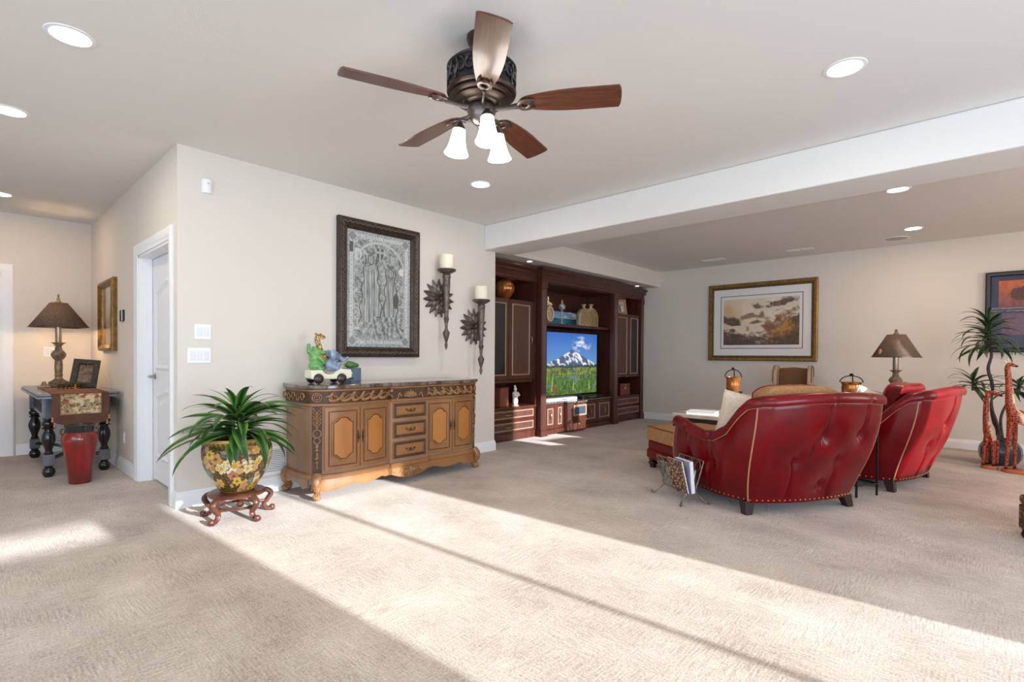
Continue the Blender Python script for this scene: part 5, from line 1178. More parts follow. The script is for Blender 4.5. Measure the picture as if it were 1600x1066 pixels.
# ottoman
ot = thing('ottoman', 'tan cushioned ottoman with red leather base in front of the near chair', 'ottoman', M1 @ Vector((0.0, 1.38, 0)), R(57.3))
MB().box(-0.365, 0.365, -0.30, 0.30, 0.10, 0.20).build('base_band', 'leather', ot, smooth=0, bevel=0.02, seg=3); MB().box(-0.355, 0.355, -0.29, 0.29, 0.19, 0.295).build('upper_band', 'leather', ot, smooth=0, bevel=0.025, seg=3)
cu = MB().box(-0.36, 0.36, -0.295, 0.295, 0.29, 0.435); cu.grid(lambda u, v: ((u-0.5)*0.70, (v-0.5)*0.57, 0.434+0.045*(1-abs(2*u-1)**3)*(1-abs(2*v-1)**3)), 20, 18); oc = cu.build('cushion', 'tanfab', ot, smooth=40, bevel=0.012, seg=3)
MB().tube([(x, y, 0.432) for x, y in ((-0.355, -0.29), (0, -0.293), (0.355, -0.29), (0.358, 0), (0.355, 0.29), (0, 0.293), (-0.355, 0.29), (-0.358, 0))], 0.007, 6, closed=True).build('piping', mat('brown_piping', (104, 58, 40), 0.6), oc)
ft = MB().lathe([(0, 0), (0.03, 0), (0.038, 0.012), (0.028, 0.026), (0.044, 0.036), (0.05, 0.052), (0.04, 0.068), (0.03, 0.074), (0.045, 0.084), (0.045, 0.10), (0, 0.10)], 20).build('bun_foot', 'legwood', ot)
for k, (x, y) in enumerate(((-0.31, -0.25), (0.31, -0.25), (-0.31, 0.25), (0.31, 0.25))):
    q = ft if k == 0 else clone(ft, ot); q.location = (x, y, 0)

# ------------------------------------------------------------------ iron magazine rack
MT['iron'] = mat('worn_iron', (112, 98, 86), 0.45, 0.75, var=(150, 132, 116), scale=40)
A_, B_, C_ = Vector((-2.084, 4.06, 0)), Vector((-1.728, 3.833, 0)), Vector((-1.603, 4.05, 0))
ax = (B_-A_).normalized(); mid = (A_+C_)/2
rk = thing('magazine_rack', 'scrolled iron magazine rack beside the near red chair', 'magazine rack', (mid.x, mid.y, 0), math.atan2(ax.y, ax.x))
hl = (B_-A_).length/2-0.045; hd = 0.125
for sy in (-1, 1):
    m = MB()
    def Y(z): return sy*(0.035+0.075*abs(z-0.085)/0.25)
    for sx in (-1, 1):
        m.tube(crom([(sx*(hl+0.055), sy*(hd+0.0), 0.016), (sx*(hl+0.05), sy*(hd-0.002), 0.006), (sx*(hl+0.028), sy*(hd-0.012), 0.010), (sx*(hl+0.006), sy*(hd-0.05), 0.05), (sx*hl, Y(0.10), 0.10), (sx*hl, Y(0.2), 0.2), (sx*hl, Y(0.34), 0.335)], 6), 0.0065, 8)
        m.ell((sx*(hl+0.056), sy*hd, 0.018), (0.010, 0.010, 0.010), 8, 6)
    m.tube([(-hl, Y(0.335), 0.335), (hl, Y(0.335), 0.335)], 0.0065, 8).tube([(-hl, Y(0.085), 0.085), (hl, Y(0.085), 0.085)], 0.0055, 8)
    m.build('side_frame', 'iron', rk)
    for k in range(3):
        c = (k-1)*hl*0.66; m = MB()
        for q in (-1, 1):
            m.tube(crom([(c+q*0.002, Y(0.33), 0.332), (c+q*0.030, Y(0.30), 0.30), (c+q*0.034, Y(0.27), 0.27), (c+q*0.008, Y(0.235), 0.235), (c+q*0.004, Y(0.21), 0.21), (c+q*0.030, Y(0.17), 0.165), (c+q*0.034, Y(0.13), 0.13), (c+q*0.006, Y(0.09), 0.088)], 5), 0.004, 6)
        m.build('scroll', 'iron', rk)
MB().tube([(-hl, 0.035, 0.085), (-hl, -0.035, 0.085)], 0.0055, 8).tube([(hl, 0.035, 0.085), (hl, -0.035, 0.085)], 0.0055, 8).box(-hl, hl, -0.034, 0.034, 0.082, 0.087).build('tray', 'iron', rk, smooth=0)
rm = (rk.location, rk.rotation_euler.z)
Mr = TR(rm[0].x, rm[0].y, 0) @ RZ(rm[1])
MT['paper'] = mat('paper_edges', (222, 220, 224), 0.8)
def magazine(label, M, w, h, th, cover):
    t = thing('magazine', label, 'magazine'); t.matrix_local = M; t['group'] = 'magazines in the rack'
    MB().box(-w/2, w/2, -th/2+0.001, th/2-0.001, 0.002, h-0.002).build('pages', 'paper', t, smooth=0)
    MB().box(-w/2, w/2, -th/2, -th/2+0.001, 0, h).build('front_cover', cover, t, smooth=0); MB().box(-w/2, w/2, th/2-0.001, th/2, 0, h).build('back_cover', cover, t, smooth=0)
cv1 = spot_mat('flower_cover', (40, 40, 36), (196, 140, 112), 36, 0.18, 0.3); cv2 = mat('grey_cover', (150, 148, 142), 0.35, var=(96, 92, 84), scale=30); cv3 = mat('lilac_cover', (190, 186, 206), 0.35, var=(150, 146, 170), scale=14)
magazine('magazine with busy floral cover standing in the iron rack', Mr @ TR(0.095, -0.045, 0.090) @ RX(R(14)), 0.21, 0.265, 0.010, cv1)
magazine('grey covered magazine at the end of the iron rack', Mr @ TR(-0.085, -0.038, 0.090) @ RX(R(12)), 0.20, 0.20, 0.010, cv2)
magazine('thick pale catalogue leaning behind the floral magazine', Mr @ TR(0.10, -0.008, 0.090) @ RX(R(5)), 0.215, 0.255, 0.032, cv3)
magazine('dark magazine at the back of the iron rack', Mr @ TR(0.02, 0.035, 0.090) @ RX(R(-10)), 0.21, 0.17, 0.012, mat('dark_cover', (62, 60, 62), 0.35, var=(110, 108, 108), scale=26))

# ------------------------------------------------------------------ tables, kettles, lamp between and beyond the chairs
MT['blackiron'] = mat('black_iron', (32, 26, 24), 0.45, 0.6)
stb = thing('side_table', 'small square iron side table between the two red chairs', 'side table', (-0.826, 5.277, 0), R(62.7))
MB().box(-0.135, 0.135, -0.135, 0.135, 0.60, 0.622).build('table_top', mat('slate_top', (120, 112, 106), 0.4), stb, smooth=0, bevel=0.003)
for x in (-0.123, 0.123):
    for y in (-0.123, 0.123): MB().tube([(x, y, 0.60), (x, y, 0.0)], 0.009, 8).build('leg', 'blackiron', stb)
for a, b in (((-0.123, -0.123), (0.123, -0.123)), ((0.123, -0.123), (0.123, 0.123)), ((0.123, 0.123), (-0.123, 0.123)), ((-0.123, 0.123), (-0.123, -0.123))): MB().tube([(*a, 0.10), (*b, 0.10)], 0.007, 8).build('stretcher', 'blackiron', stb)
cf = thing('coffee_table', 'pale stone coffee table beyond the near red chair', 'coffee table', (-2.25, 6.72, 0))
MB().box(-0.70, 0.70, -0.48, 0.48, 0.40, 0.45).build('table_top', mat('cream_stone', (222, 208, 190), 0.12, coat=0.4, var=(200, 184, 166), scale=5), cf, smooth=0, bevel=0.01)
for x in (-0.6, 0.6):
    for y in (-0.38, 0.38): MB().lathe([(0, 0), (0.04, 0), (0.035, 0.03), (0.022, 0.08), (0.03, 0.22), (0.04, 0.34), (0.045, 0.40), (0, 0.40)], 16, c=(x, y, 0)).build('leg', 'legwood', cf)
MB().box(-0.62, 0.62, -0.40, 0.40, 0.335, 0.40).build('table_apron', 'legwood', cf, smooth=0, bevel=0.005)
bk = thing('coffee_table_book', 'large white book lying on the pale coffee table', 'book', (-2.62, 6.42, 0.45), R(12))
MB().box(-0.17, 0.17, -0.12, 0.12, 0.003, 0.037).build('pages', 'paper', bk, smooth=0); MB().box(-0.175, 0.175, -0.125, 0.125, 0, 0.003).box(-0.175, 0.175, -0.125, 0.125, 0.037, 0.04).box(-0.175, -0.171, -0.125, 0.125, 0, 0.04).build('cover', mat('white_cover', (236, 232, 226), 0.3), bk, smooth=0)
def kettle(label, x, y, z0, zr, r_, zk):
    t = thing('kettle_stand', label, 'kettle', (x, y, z0), R(20), 'hanging kettles on iron stands')
    h = zr-z0; s_ = thing_part = bpy.data.objects.new('iron_stand', None); COL.objects.link(s_); s_.parent = t
    MB().tube([(r_*1.25*math.cos(a), r_*1.25*math.sin(a), h) for a in [2*PI*i/24 for i in range(24)]], 0.008, 6, closed=True).build('ring', 'blackiron', s_)
    for k in range(4):
        a = PI/4+k*PI/2; ca, sa = math.cos(a), math.sin(a)
        MB().tube(crom([(1.25*r_*ca, 1.25*r_*sa, h), (1.55*r_*ca, 1.55*r_*sa, h*0.96), (1.5*r_*ca, 1.5*r_*sa, h*0.8), (1.05*r_*ca, 1.05*r_*sa, h*0.4), (1.35*r_*ca, 1.35*r_*sa, 0.008)], 5), 0.008, 6).build('leg', 'blackiron', s_)
    ph = (zk-zr)*0.62
    MB().lathe([(0, h-0.012), (r_*0.7, h-0.010), (r_*0.92, h+0.02), (r_*0.96, h+ph*0.55), (r_*0.90, h+ph*0.8), (r_*1.02, h+ph*0.92), (r_*1.06, h+ph), (r_*0.92, h+ph), (r_*0.86, h+ph*0.8), (0, h+ph*0.75)], 28).build('pot', 'copper', t)
    zt = h+ph; b = MB().tube([(r_*1.12*math.cos(a), 0, zt-0.004+(zk-zr-ph-0.02)*math.sin(a)) for a in [PI*i/16 for i in range(17)]], 0.006, 6).build('bail_handle', 'blackiron', t)
    MB().ell((0, 0, zk-z0-0.012), (0.022, 0.018, 0.018), 10, 7).build('grip', 'blackiron', b)
    MB().tube([(0.01, 0, zk-z0-0.02), (0.014, -0.01, h+ph*0.6)], 0.007, 6).build('hook', 'blackiron', b)
kettle('copper kettle in iron stand seen above the cream pillow', -2.31, 6.60, 0.45, 0.735, 0.085, 1.04)
etb = thing('end_table', 'dark wood end table carrying the tasselled lamp, behind the far red chair', 'end table', (-0.92, 7.32, 0))
MB().box(-0.42, 0.38, -0.27, 0.27, 0.57, 0.61).build('table_top', 'legwood', etb, smooth=0, bevel=0.008); MB().box(-0.38, 0.34, -0.23, 0.23, 0.47, 0.57).build('apron', 'legwood', etb, smooth=0)
for x in (-0.36, 0.32):
    for y in (-0.21, 0.21): MB().lathe([(0, 0), (0.025, 0), (0.02, 0.05), (0.03, 0.3), (0.035, 0.48), (0, 0.48)], 12, c=(x, y, 0)).build('leg', 'legwood', etb)
kettle('brass pot with arched iron bail, beside the tasselled lamp', -1.155, 7.20, 0.61, 0.73, 0.105, 0.985)
MT['shadefab'] = mat('brown_shade', (112, 91, 75), 0.85, var=(94, 76, 62), scale=60, bump=0.1, bscale=200)
MT['lampbase'] = mat('mottled_lamp_base', (112, 92, 74), 0.45, 0.2, var=(160, 140, 116), scale=26)
MT['lcol'] = mat('silver_column', (168, 150, 132), 0.25, 0.7)
def table_lamp(label, x, y, z0, zs, rz, w0, w1, rot, lit, n=4):
    """z0 base, zs = (pole top/shade bottom, shade top, finial top)"""
    t = thing('table_lamp', label, 'lamp', (x, y, z0), rot); b, tp, fi = [q-z0 for q in zs]
    hb = b*0.74
    sc = hb/0.44
    pr = [(0, 0), (0.10, 0), (0.105, 0.015), (0.085, 0.03), (0.09, 0.045), (0.06, 0.062), (0.035, 0.08), (0.03, 0.10), (0.038, 0.115), (0.032, 0.13), (0.036, 0.18), (0.033, 0.25), (0.03, 0.262), (0.05, 0.285), (0.064, 0.31), (0.066, 0.325), (0.05, 0.352), (0.028, 0.372), (0.034, 0.382), (0.024, 0.40), (0.036, 0.42), (0.058, 0.437), (0.07, 0.44), (0.05, 0.436), (0, 0.43)]
    MB().lathe([(r_, z*sc) for r_, z in pr], 28).build('base', 'lampbase', t)
    MB().lathe([(0.026, hb-0.01), (0.028, hb), (0.028, b+0.06), (0.018, b+0.065)], 20).build('column', 'lcol', t)
    m = MB(); vs = []
    for (wv, z) in ((w0/2, b), (w1/2, tp)):
        for k in range(n):
            for f_ in (0.0, 0.5):
                a0 = 2*PI*k/n+PI/n; a1 = a0+2*PI/n; rr = wv/math.cos(PI/n)
                p0 = Vector((rr*math.cos(a0), rr*math.sin(a0), z)); p1 = Vector((rr*math.cos(a1), rr*math.sin(a1), z)); p = p0.lerp(p1, f_); vs.append(p)
    k2 = 2*n; m.add(vs, [(i, (i+1) % k2, k2+(i+1) % k2, k2+i) for i in range(k2)])
    s_ = m.build('shade', 'shadefab', t, smooth=10); so = s_.modifiers.new('thick', 'SOLIDIFY'); so.thickness = 0.004; so.offset = -1
    m = MB(); rr = w0/2/math.cos(PI/n); m.tube([(rr*math.cos(2*PI*k/n+PI/n), rr*math.sin(2*PI*k/n+PI/n), b) for k in range(n)], 0.005, 6, closed=True); m.build('shade_trim', 'glaze', s_)
    MB().lathe([(0.0, tp-0.005), (0.03, tp), (0.026, tp+0.012), (0.012, tp+0.03), (0.018, tp+0.045), (0.007, tp+0.06), (0.010, tp+(fi-tp)*0.8), (0, fi-0)], 16).build('finial', 'lampbase', t)
    MB().tube([(0, 0, b+0.05), (0, 0, tp)], 0.004, 6).build('harp', 'antbrass', t)
    # tassel on the shade slope
    a = R(-135) if n == 4 else R(-150)
    q = 0.62; rr = (w0/2)*(1-q)+(w1/2)*q; q2 = 0.25; r2 = (w0/2)*(1-q2)+(w1/2)*q2
    c1 = Vector((rr*math.cos(a)*1.08, rr*math.sin(a)*1.08, b+(tp-b)*q)); c2 = Vector((r2*math.cos(a)*1.12, r2*math.sin(a)*1.12, b+(tp-b)*q2))
    ts = MB().tube([c1, c2], 0.004, 6).build('tassel_cord', 'cord', t); MB().lathe([(0, 0.03), (0.014, 0.02), (0.018, 0.0), (0.022, -0.035), (0, -0.035)], 12, c=tuple(c2)).build('tassel', 'cord', ts)
    bulb = MB().ell((0, 0, b+0.10), (0.028, 0.028, 0.036), 14, 10).build('bulb', mat('warm_bulb', (255, 230, 190), 0.4, emit=((1.0, 0.72, 0.42), 12.0 if lit else 0.0)), t)
    if lit:
        l = bpy.data.lights.new('lamp_bulb', 'POINT'); l.energy = lit; l.shadow_soft_size = 0.04; l.color = (1.0, 0.66, 0.36)
        o = bpy.data.objects.new('lamp_bulb', l); COL.objects.link(o); o.parent = t; o.location = (0, 0, b+0.02)
    return t
table_lamp('unlit brown lamp with tassel rising behind the far red chair', -0.745, 7.30, 0.61, (1.187, 1.445, 1.497), 0, 0.42, 0.16, R(20), 0, n=6)
# wing chair by the far wall
wc = thing('wing_chair', 'tan wing chair with pale leather wings below the gold framed landscape', 'armchair', (-2.04, 8.22, 0), R(6)); wc.scale = (0.84, 1.0, 1.0)
MT['paleleather'] = mat('taupe_leather', (176, 148, 126), 0.4, coat=0.15)
MT['brownfab'] = mat('brown_weave', (122, 88, 56), 0.85, var=(108, 76, 48), scale=60)
MB().box(-0.27, 0.27, -0.42, 0.12, 0.12, 0.30).build('seat_base', 'paleleather', wc, smooth=0, bevel=0.03, seg=3); MB().box(-0.235, 0.235, -0.44, 0.10, 0.30, 0.44).build('seat_cushion', 'brownfab', wc, smooth=0, bevel=0.04, seg=4)
m = MB().prism([(-0.20, 0.40), (0.20, 0.40), (0.235, 0.95), (0.22, 1.015), (0.0, 1.03), (-0.22, 1.015), (-0.235, 0.95)], lambda u, v, k: (u, (0.07 if k == 0 else 0.16)+0.06*(v-0.4), v)); m.build('backrest', 'brownfab', wc, smooth=30, bevel=0.02, seg=3)
for s_ in (-1, 1):
    def wing(u, v, k, s_=s_): return (s_*((0.225 if k == 0 else 0.285)+0.06*max(0, -u)*0.8), u, v)
    w_ = MB().prism([(0.20, 0.30), (0.23, 0.95), (0.20, 1.02), (0.10, 1.065), (-0.02, 1.055), (-0.10, 0.98), (-0.13, 0.82), (-0.10, 0.68), (-0.36, 0.60), (-0.40, 0.55), (-0.38, 0.15), (0.18, 0.15)], wing).build('wing_and_arm', 'paleleather', wc, smooth=30, bevel=0.018, seg=3)
    MB().tube(crom([wing(*p, 0)[:1] and (s_*(0.29+0.05*max(0, -p[0])), p[0], p[1]) for p in ((0.215, 0.90), (0.19, 1.01), (0.09, 1.05), (-0.02, 1.04), (-0.09, 0.97), (-0.115, 0.82))], 4), 0.006, 6).build('piping', 'brownfab', w_)
for x in (-0.23, 0.23):
    for y in (-0.36, 0.10): MB().lathe([(0, 0), (0.018, 0), (0.028, 0.12), (0, 0.12)], 12, c=(x, y, 0)).build('leg', 'legwood', wc)

# ------------------------------------------------------------------ hall corner: draw-leaf table, runner, vase, lamp, frames
MT['lacquer'] = mat('black_lacquer', (24, 22, 24), 0.22, coat=0.5)
MT['greysheen'] = mat('lacquer_grey_sheen', (108, 114, 122), 0.25, coat=0.4, var=(84, 90, 98), scale=8)  # black lacquer parts, their reflected sheen put into a grey base colour
hx0, hx1, hy0, hy1 = -7.97, -6.25, 0.49, 1.085
ht_ = thing('draw_leaf_table', 'black turned-leg draw-leaf table in the hall corner', 'table', (-7.11, 0.787, 0))
tx, ty = (hx1-hx0)/2, (hy1-hy0)/2
MB().box(-tx, tx, -ty, ty, 0.772, 0.792).build('table_top', 'greysheen', ht_, smooth=0, bevel=0.004)
for s_ in (-1, 1): MB().box(*( (-tx-0.02, -0.02) if s_ < 0 else (0.02, tx+0.02)), -ty-0.006, ty+0.004, 0.748, 0.770).build('draw_leaf', 'greysheen', ht_, smooth=0, bevel=0.004)
lx, ly = 0.64, 0.207
MB().box(-lx-0.02, lx+0.02, ly-0.012, ly+0.012, 0.56, 0.748).build('back_apron', 'lacquer', ht_, smooth=0)
MB().box(-lx-0.02, lx+0.02, -ly-0.015, -ly+0.015, 0.715, 0.748).build('apron_rail', 'greysheen', ht_, smooth=0); MB().box(-lx-0.02, lx+0.02, -ly-0.015, -ly+0.015, 0.545, 0.572).build('apron_rail', 'greysheen', ht_, smooth=0)
for s_ in (-1, 1): MB().box(s_*lx-0.012, s_*lx+0.012, -ly, ly, 0.56, 0.748).build('end_apron', 'lacquer', ht_, smooth=0)
sp0 = MB().lathe([(0, 0.572), (0.009, 0.573), (0.007, 0.585), (0.014, 0.60), (0.016, 0.62), (0.008, 0.643), (0.016, 0.666), (0.014, 0.688), (0.007, 0.702), (0.009, 0.715), (0, 0.716)], 10).build('spindle', 'lacquer', ht_)
for k in range(17):
    q = sp0 if k == 0 else clone(sp0, ht_); q.location = (-0.58+k*0.0725, -ly, 0)
legp = [(0, 0), (0.030, 0), (0.044, 0.02), (0.050, 0.045), (0.044, 0.072), (0.030, 0.088), (0.034, 0.098), (0.034, 0.105), (0.030, 0.106)]
legm = [(0.030, 0.212), (0.034, 0.215), (0.036, 0.225), (0.026, 0.245), (0.030, 0.27), (0.045, 0.315), (0.053, 0.355), (0.050, 0.39), (0.036, 0.43), (0.030, 0.445), (0.046, 0.452), (0.048, 0.462), (0.034, 0.472), (0.046, 0.486), (0.050, 0.505), (0.044, 0.522), (0.032, 0.535), (0.044, 0.542), (0.044, 0.552), (0.03, 0.556)]
def hleg(x, y):
    MB().lathe(legp, 24, c=(x, y, 0)).lathe(legm, 24, c=(x, y, 0)).build('leg', 'lacquer', ht_)
    MB().box(x-0.043, x+0.043, y-0.043, y+0.043, 0.106, 0.212).build('leg_block', 'greysheen', ht_, smooth=0, bevel=0.006); MB().box(x-0.043, x+0.043, y-0.043, y+0.043, 0.553, 0.748).build('leg_block', 'greysheen', ht_, smooth=0, bevel=0.004)
for x in (-lx, lx):
    for y in (-ly, ly): hleg(x, y)
MB().tube(crom([(-lx, -ly, 0.16), (-0.3, -0.05, 0.165), (0.3, 0.05, 0.165), (lx, ly, 0.16)], 6), 0.018, 8).build('stretcher', 'lacquer', ht_); MB().tube(crom([(-lx, ly, 0.16), (-0.3, 0.05, 0.165), (0.3, -0.05, 0.165), (lx, -ly, 0.16)], 6), 0.018, 8).build('stretcher', 'lacquer', ht_)
# embroidered runner over the near end
MT['runner'] = mat('brown_velvet', (104, 70, 52), 0.9, var=(86, 54, 40), scale=12); MT['rust'] = mat('rust_weave', (136, 78, 58), 0.9, var=(110, 62, 46), scale=16)
rn = thing('table_runner', 'embroidered brown runner hanging over the end of the hall table', 'table runner', (hx1, 0.787, 0))
yw = 0.205
def runf(u, v):
    y = (u-0.5)*2*yw; L1 = 0.95; L2 = 0.215; d = v*(L1+L2)
    if d < L1: return (-L1+d+0.022, y, 0.7945)
    return (0.026+0.006*math.sin(y*30)*((d-L1)/L2), y*(1+0.02*(d-L1)/L2), 0.7945-(d-L1))
m = MB().grid(runf, 14, 60); o = m.build('cloth', 'rust', rn, smooth=40); so = o.modifiers.new('thick', 'SOLIDIFY'); so.thickness = 0.003; so.offset = 1
em = MB().grid(lambda u, v: (0.036+0.004*math.sin(u*9), (u-0.5)*2*0.152, 0.595+v*0.192), 64, 44).build('embroidered_panel', vcol('embroidery', 0.9), rn, smooth=0)
def embr(co):
    u = co[:, 1]*34; v = co[:, 2]*34; a = fbm(u*0.55, v*0.75, 3); w = np.abs(np.sin(a*16)); c = np.tile(np.array(lin((176, 150, 112))), (len(co), 1))
    c = np.where((w < 0.42)[:, None], np.array(lin((66, 58, 50))), c); c = np.where((fbm(u*0.8+9, v*0.9, 3) > 0.60)[:, None], np.array(lin((208, 188, 148))), c); c = np.where((fbm(u*0.5+31, v*0.7, 2) > 0.72)[:, None], np.array(lin((150, 84, 64))), c)
    e = (np.abs(co[:, 1]) > 0.146) | (co[:, 2] < 0.601); return np.where(e[:, None], np.array(lin((120, 84, 60))), c)
paint(em, embr)
for q in (-1, 1): MB().add([(0.034, q*0.205, 0.795), (0.034, q*0.152, 0.795), (0.037, q*0.152, 0.585), (0.037, q*0.205, 0.58)], [(0, 1, 2, 3)]).build('side_band', 'runner', rn, smooth=0)
m = MB().grid(lambda u, v: (0.040+0.010*math.sin(u*PI*5)*v, (u-0.5)*2*(0.208-0.0*v), 0.592-v*(0.055+0.050*(1-(2*u-1)**2))), 24, 8); m.build('valance', 'runner', rn, smooth=40)
ta0 = MB().lathe([(0, 0.0), (0.006, -0.004), (0.008, -0.014), (0.006, -0.02), (0.010, -0.045), (0, -0.046)], 10).build('tassel', 'cord', rn)
for k, (y, z) in enumerate(((-0.205, 0.585), (0.205, 0.585), (-0.19, 0.535), (0.19, 0.535))):
    q = ta0 if k == 0 else clone(ta0, rn); q.location = (0.044, y, z)
# red floor vase
MT['redglaze'] = mat('red_drip_glaze', (150, 14, 16), 0.14, coat=0.5, var=(92, 34, 26), scale=5, stretch=(3, 3, 1), bump=0.05, bscale=50)
va = thing('floor_vase', 'tall glossy red ribbed floor vase with black rim by the hall table', 'vase', (-5.98, 0.745, 0))
MB().lathe([(0, 0), (0.074, 0), (0.084, 0.01), (0.092, 0.08), (0.104, 0.17), (0.118, 0.27), (0.127, 0.35), (0.130, 0.395), (0.126, 0.43), (0.112, 0.455), (0.104, 0.462), (0, 0.462)], 64, rf=lambda a, z: 1-0.045*abs(math.sin(a*3))**0.6*(1 if z < 0.3 else max(0, (0.45-z)/0.15))).build('body', 'redglaze', va)
MB().lathe([(0.102, 0.458), (0.106, 0.466), (0.103, 0.50), (0.108, 0.515), (0.110, 0.524), (0.10, 0.526), (0.092, 0.515), (0.09, 0.46)], 40, cap=False).build('rim', mat('black_glaze_rim', (28, 30, 30), 0.15, coat=0.5), va)
for a in (R(70), R(-110)):
    MB().tube([(0.112*math.cos(a)+0.0, 0.112*math.sin(a), 0.485)]+[((0.116+0.018*math.sin(b))*math.cos(a)-0.0, (0.116+0.018*math.sin(b))*math.sin(a), 0.465+0.026*math.cos(b)) for b in [PI*i/10 for i in range(11)]], 0.007, 8).build('ring_handle', 'antbrass', va)
table_lamp('lit brown square-shade lamp on the hall table', -7.50, 0.757, 0.796, (1.452, 1.718, 1.823), 0, 0.43, 0.13, R(6), 42)
# small leaning frame
sf = thing('photo_frame', 'black photo frame leaning back on the hall table', 'picture frame', (-7.02, 0.90, 0.797), R(78))
Mf = TR(0, 0.0, 0.004) @ RX(R(-24)) @ RY(R(6))
m = MB(); sweep_frame(m, 0.225, 0.315, [(0, 0), (0, 0.030), (0.008, 0.034), (0.05, 0.030), (0.056, 0.012), (0.056, 0)]); f = m.build('frame', mat('dark_embossed', (36, 32, 28), 0.4, var=(62, 56, 48), scale=40), sf, smooth=20); f.matrix_local = Mf @ TR(0, 0, 0.1575)
o = MB().box(-0.06, 0.06, -0.012, -0.008, -0.105, 0.105).build('photo_print', mat('sepia_photo', (140, 116, 98), 0.4, var=(84, 66, 54), scale=30), sf, smooth=0); o.matrix_local = Mf @ TR(0, 0, 0.1575)
o = MB().tube([(0.02, 0.0, 0.24), (0.03, 0.14, -0.235+0.24)], 0.006, 6).build('easel_leg', 'lacquer', sf)
o.matrix_local = TR(0, 0.085, 0.0)
for k in range(7):
    a = k/6; X_, Y_ = -6.93+0.02*math.sin(a*PI), 0.70+0.032*k
    t = thing('brass_cup', ('leftmost little brass cup in the row before the leaning frame', 'second little brass cup from the left in the row', 'third little brass cup from the left in the row', 'little brass cup just left of the bright one', 'brightest little brass cup in the row before the leaning frame', 'little brass cup just right of the bright one', 'rightmost little brass cup in the row before the leaning frame')[k], 'ornament', (X_, Y_, 0.797), 0, 'brass cups on the hall table')
    MB().lathe([(0, 0), (0.013, 0), (0.012, 0.006), (0.005, 0.012), (0.005, 0.02), (0.013, 0.028), (0.0145, 0.05), (0.012, 0.05), (0.010, 0.032), (0, 0.03)], 14).build('cup', mat('bright_brass2', (214, 170, 60), 0.2, 0.9) if k == 4 else 'antbrass', t); MB().lathe([(0.0145, 0.047), (0.0165, 0.05), (0.0145, 0.053)], 14, cap=False).build('lip', 'antbrass', t)
t = thing('brass_tray', 'little carved base piece beside the lit lamp', 'ornament', (-7.30, 0.62, 0.797), R(15))
MB().lathe([(0, 0), (0.05, 0), (0.055, 0.008), (0.05, 0.016), (0.03, 0.022), (0.024, 0.04), (0, 0.044)], 20).build('dish', 'lampbase', t); MB().ell((0, 0, 0.05), (0.02, 0.02, 0.02), 10, 8).build('knob', 'lampbase', t)

# ------------------------------------------------------------------ framed pictures
def land(co, w, h):
    u = co[:, 0]/w+0.5; v = co[:, 2]/h+0.5
    c = np.tile(np.array(lin((228, 214, 192))), (len(co), 1)); n1 = fbm(u*6, v*5, 4); c = c*(0.80+0.34*n1)[:, None]
    gl = np.exp(-(((u-0.04)/0.20)**2+((v-0.72)/0.28)**2)); c = c*(1-0.6*gl[:, None])+np.array(lin((206, 150, 78)))*0.6*gl[:, None]
    rough = fbm(u*15+2, v*15, 5)-0.5; fine = fbm(u*48, v*40, 3)
    def mass(d, base, soft=0.10, amp=0.9):
        """d > 0 inside; ragged soft edge"""
        nonlocal c
        a_ = np.clip((d+0.9*soft*4*rough)/soft, 0, 1)*np.clip(0.35+1.3*fine, 0, 1); a_ = np.clip(a_*1.15, 0, 1)[:, None]
        c = c*(1-a_)+a_*np.array(lin(base))*(1-amp/2+amp*1.3*(fine-0.2))[:, None]
    el = lambda cu, cv, ru, rv, sl=0.0: 1-np.hypot((u-cu)/ru, (v-cv-sl*(u-cu))/rv)
    mass((0.40-0.40*np.abs(u-0.08)**1.1-v)*3, (116, 88, 78), 0.35)
    mass((0.20-v+0.06*np.sin(u*9))*4, (92, 74, 58), 0.5)
    mass(el(0.08, 0.54, 0.20, 0.12, -0.45), (96, 78, 66), 0.4); mass(el(0.46, 0.83, 0.10, 0.06), (112, 90, 76), 0.5); mass(el(0.38, 0.62, 0.17, 0.07, 0.15), (150, 126, 108), 0.6); mass(el(0.47, 0.50, 0.10, 0.04), (128, 106, 92), 0.6); mass(el(0.52, 0.64, 0.07, 0.08), (140, 116, 104), 0.6)
    mass(el(0.78, 0.90, 0.26, 0.075, 0.26), (108, 86, 74), 0.5)
    rt_ = 0.62+0.42*(u-0.60)-v; mass(np.minimum(rt_*3, (u-0.55)*6), (164, 138, 118), 0.5)
    rt_ = 0.50+0.55*(u-0.60)-v; mass(np.minimum(rt_*3, (u-0.53)*5), (146, 96, 62), 0.4, 1.2)
    mass(el(0.80, 0.34, 0.20, 0.16, 0.9), (188, 138, 62), 0.5, 1.0); mass(np.minimum((0.26+0.25*(u-0.7)-v)*4, (u-0.55)*6), (96, 78, 48), 0.6, 1.0); mass(el(0.98, 0.50, 0.10, 0.16), (100, 84, 60), 0.5)
    return np.clip(c, 0, 1)
MT['goldframe'] = mat('antique_gold', (150, 116, 62), 0.35, 0.75, var=(120, 90, 46), scale=22); MT['darkliner'] = mat('dark_liner', (62, 50, 36), 0.5, 0.3, var=(110, 88, 50), scale=60); MT['matboard'] = mat('white_matboard', (232, 230, 228), 0.35, coat=0.25)
fl_ = thing('framed_landscape', 'wide gold framed misty landscape print on the far wall', 'picture', (-2.685, YF-0.002, 1.755), 0)
FW, FH = 1.655, 1.28
m = MB(); sweep_frame(m, FW, FH, [(0, 0), (0, 0.04), (0.012, 0.05), (0.05, 0.045), (0.058, 0.03), (0.058, 0)]); m.build('frame', 'goldframe', fl_, smooth=20)
m = MB(); sweep_frame(m, FW-0.116, FH-0.116, [(0, 0), (0, 0.032), (0.02, 0.03), (0.028, 0.02), (0.028, 0)]); m.build('liner', 'darkliner', fl_, smooth=20)
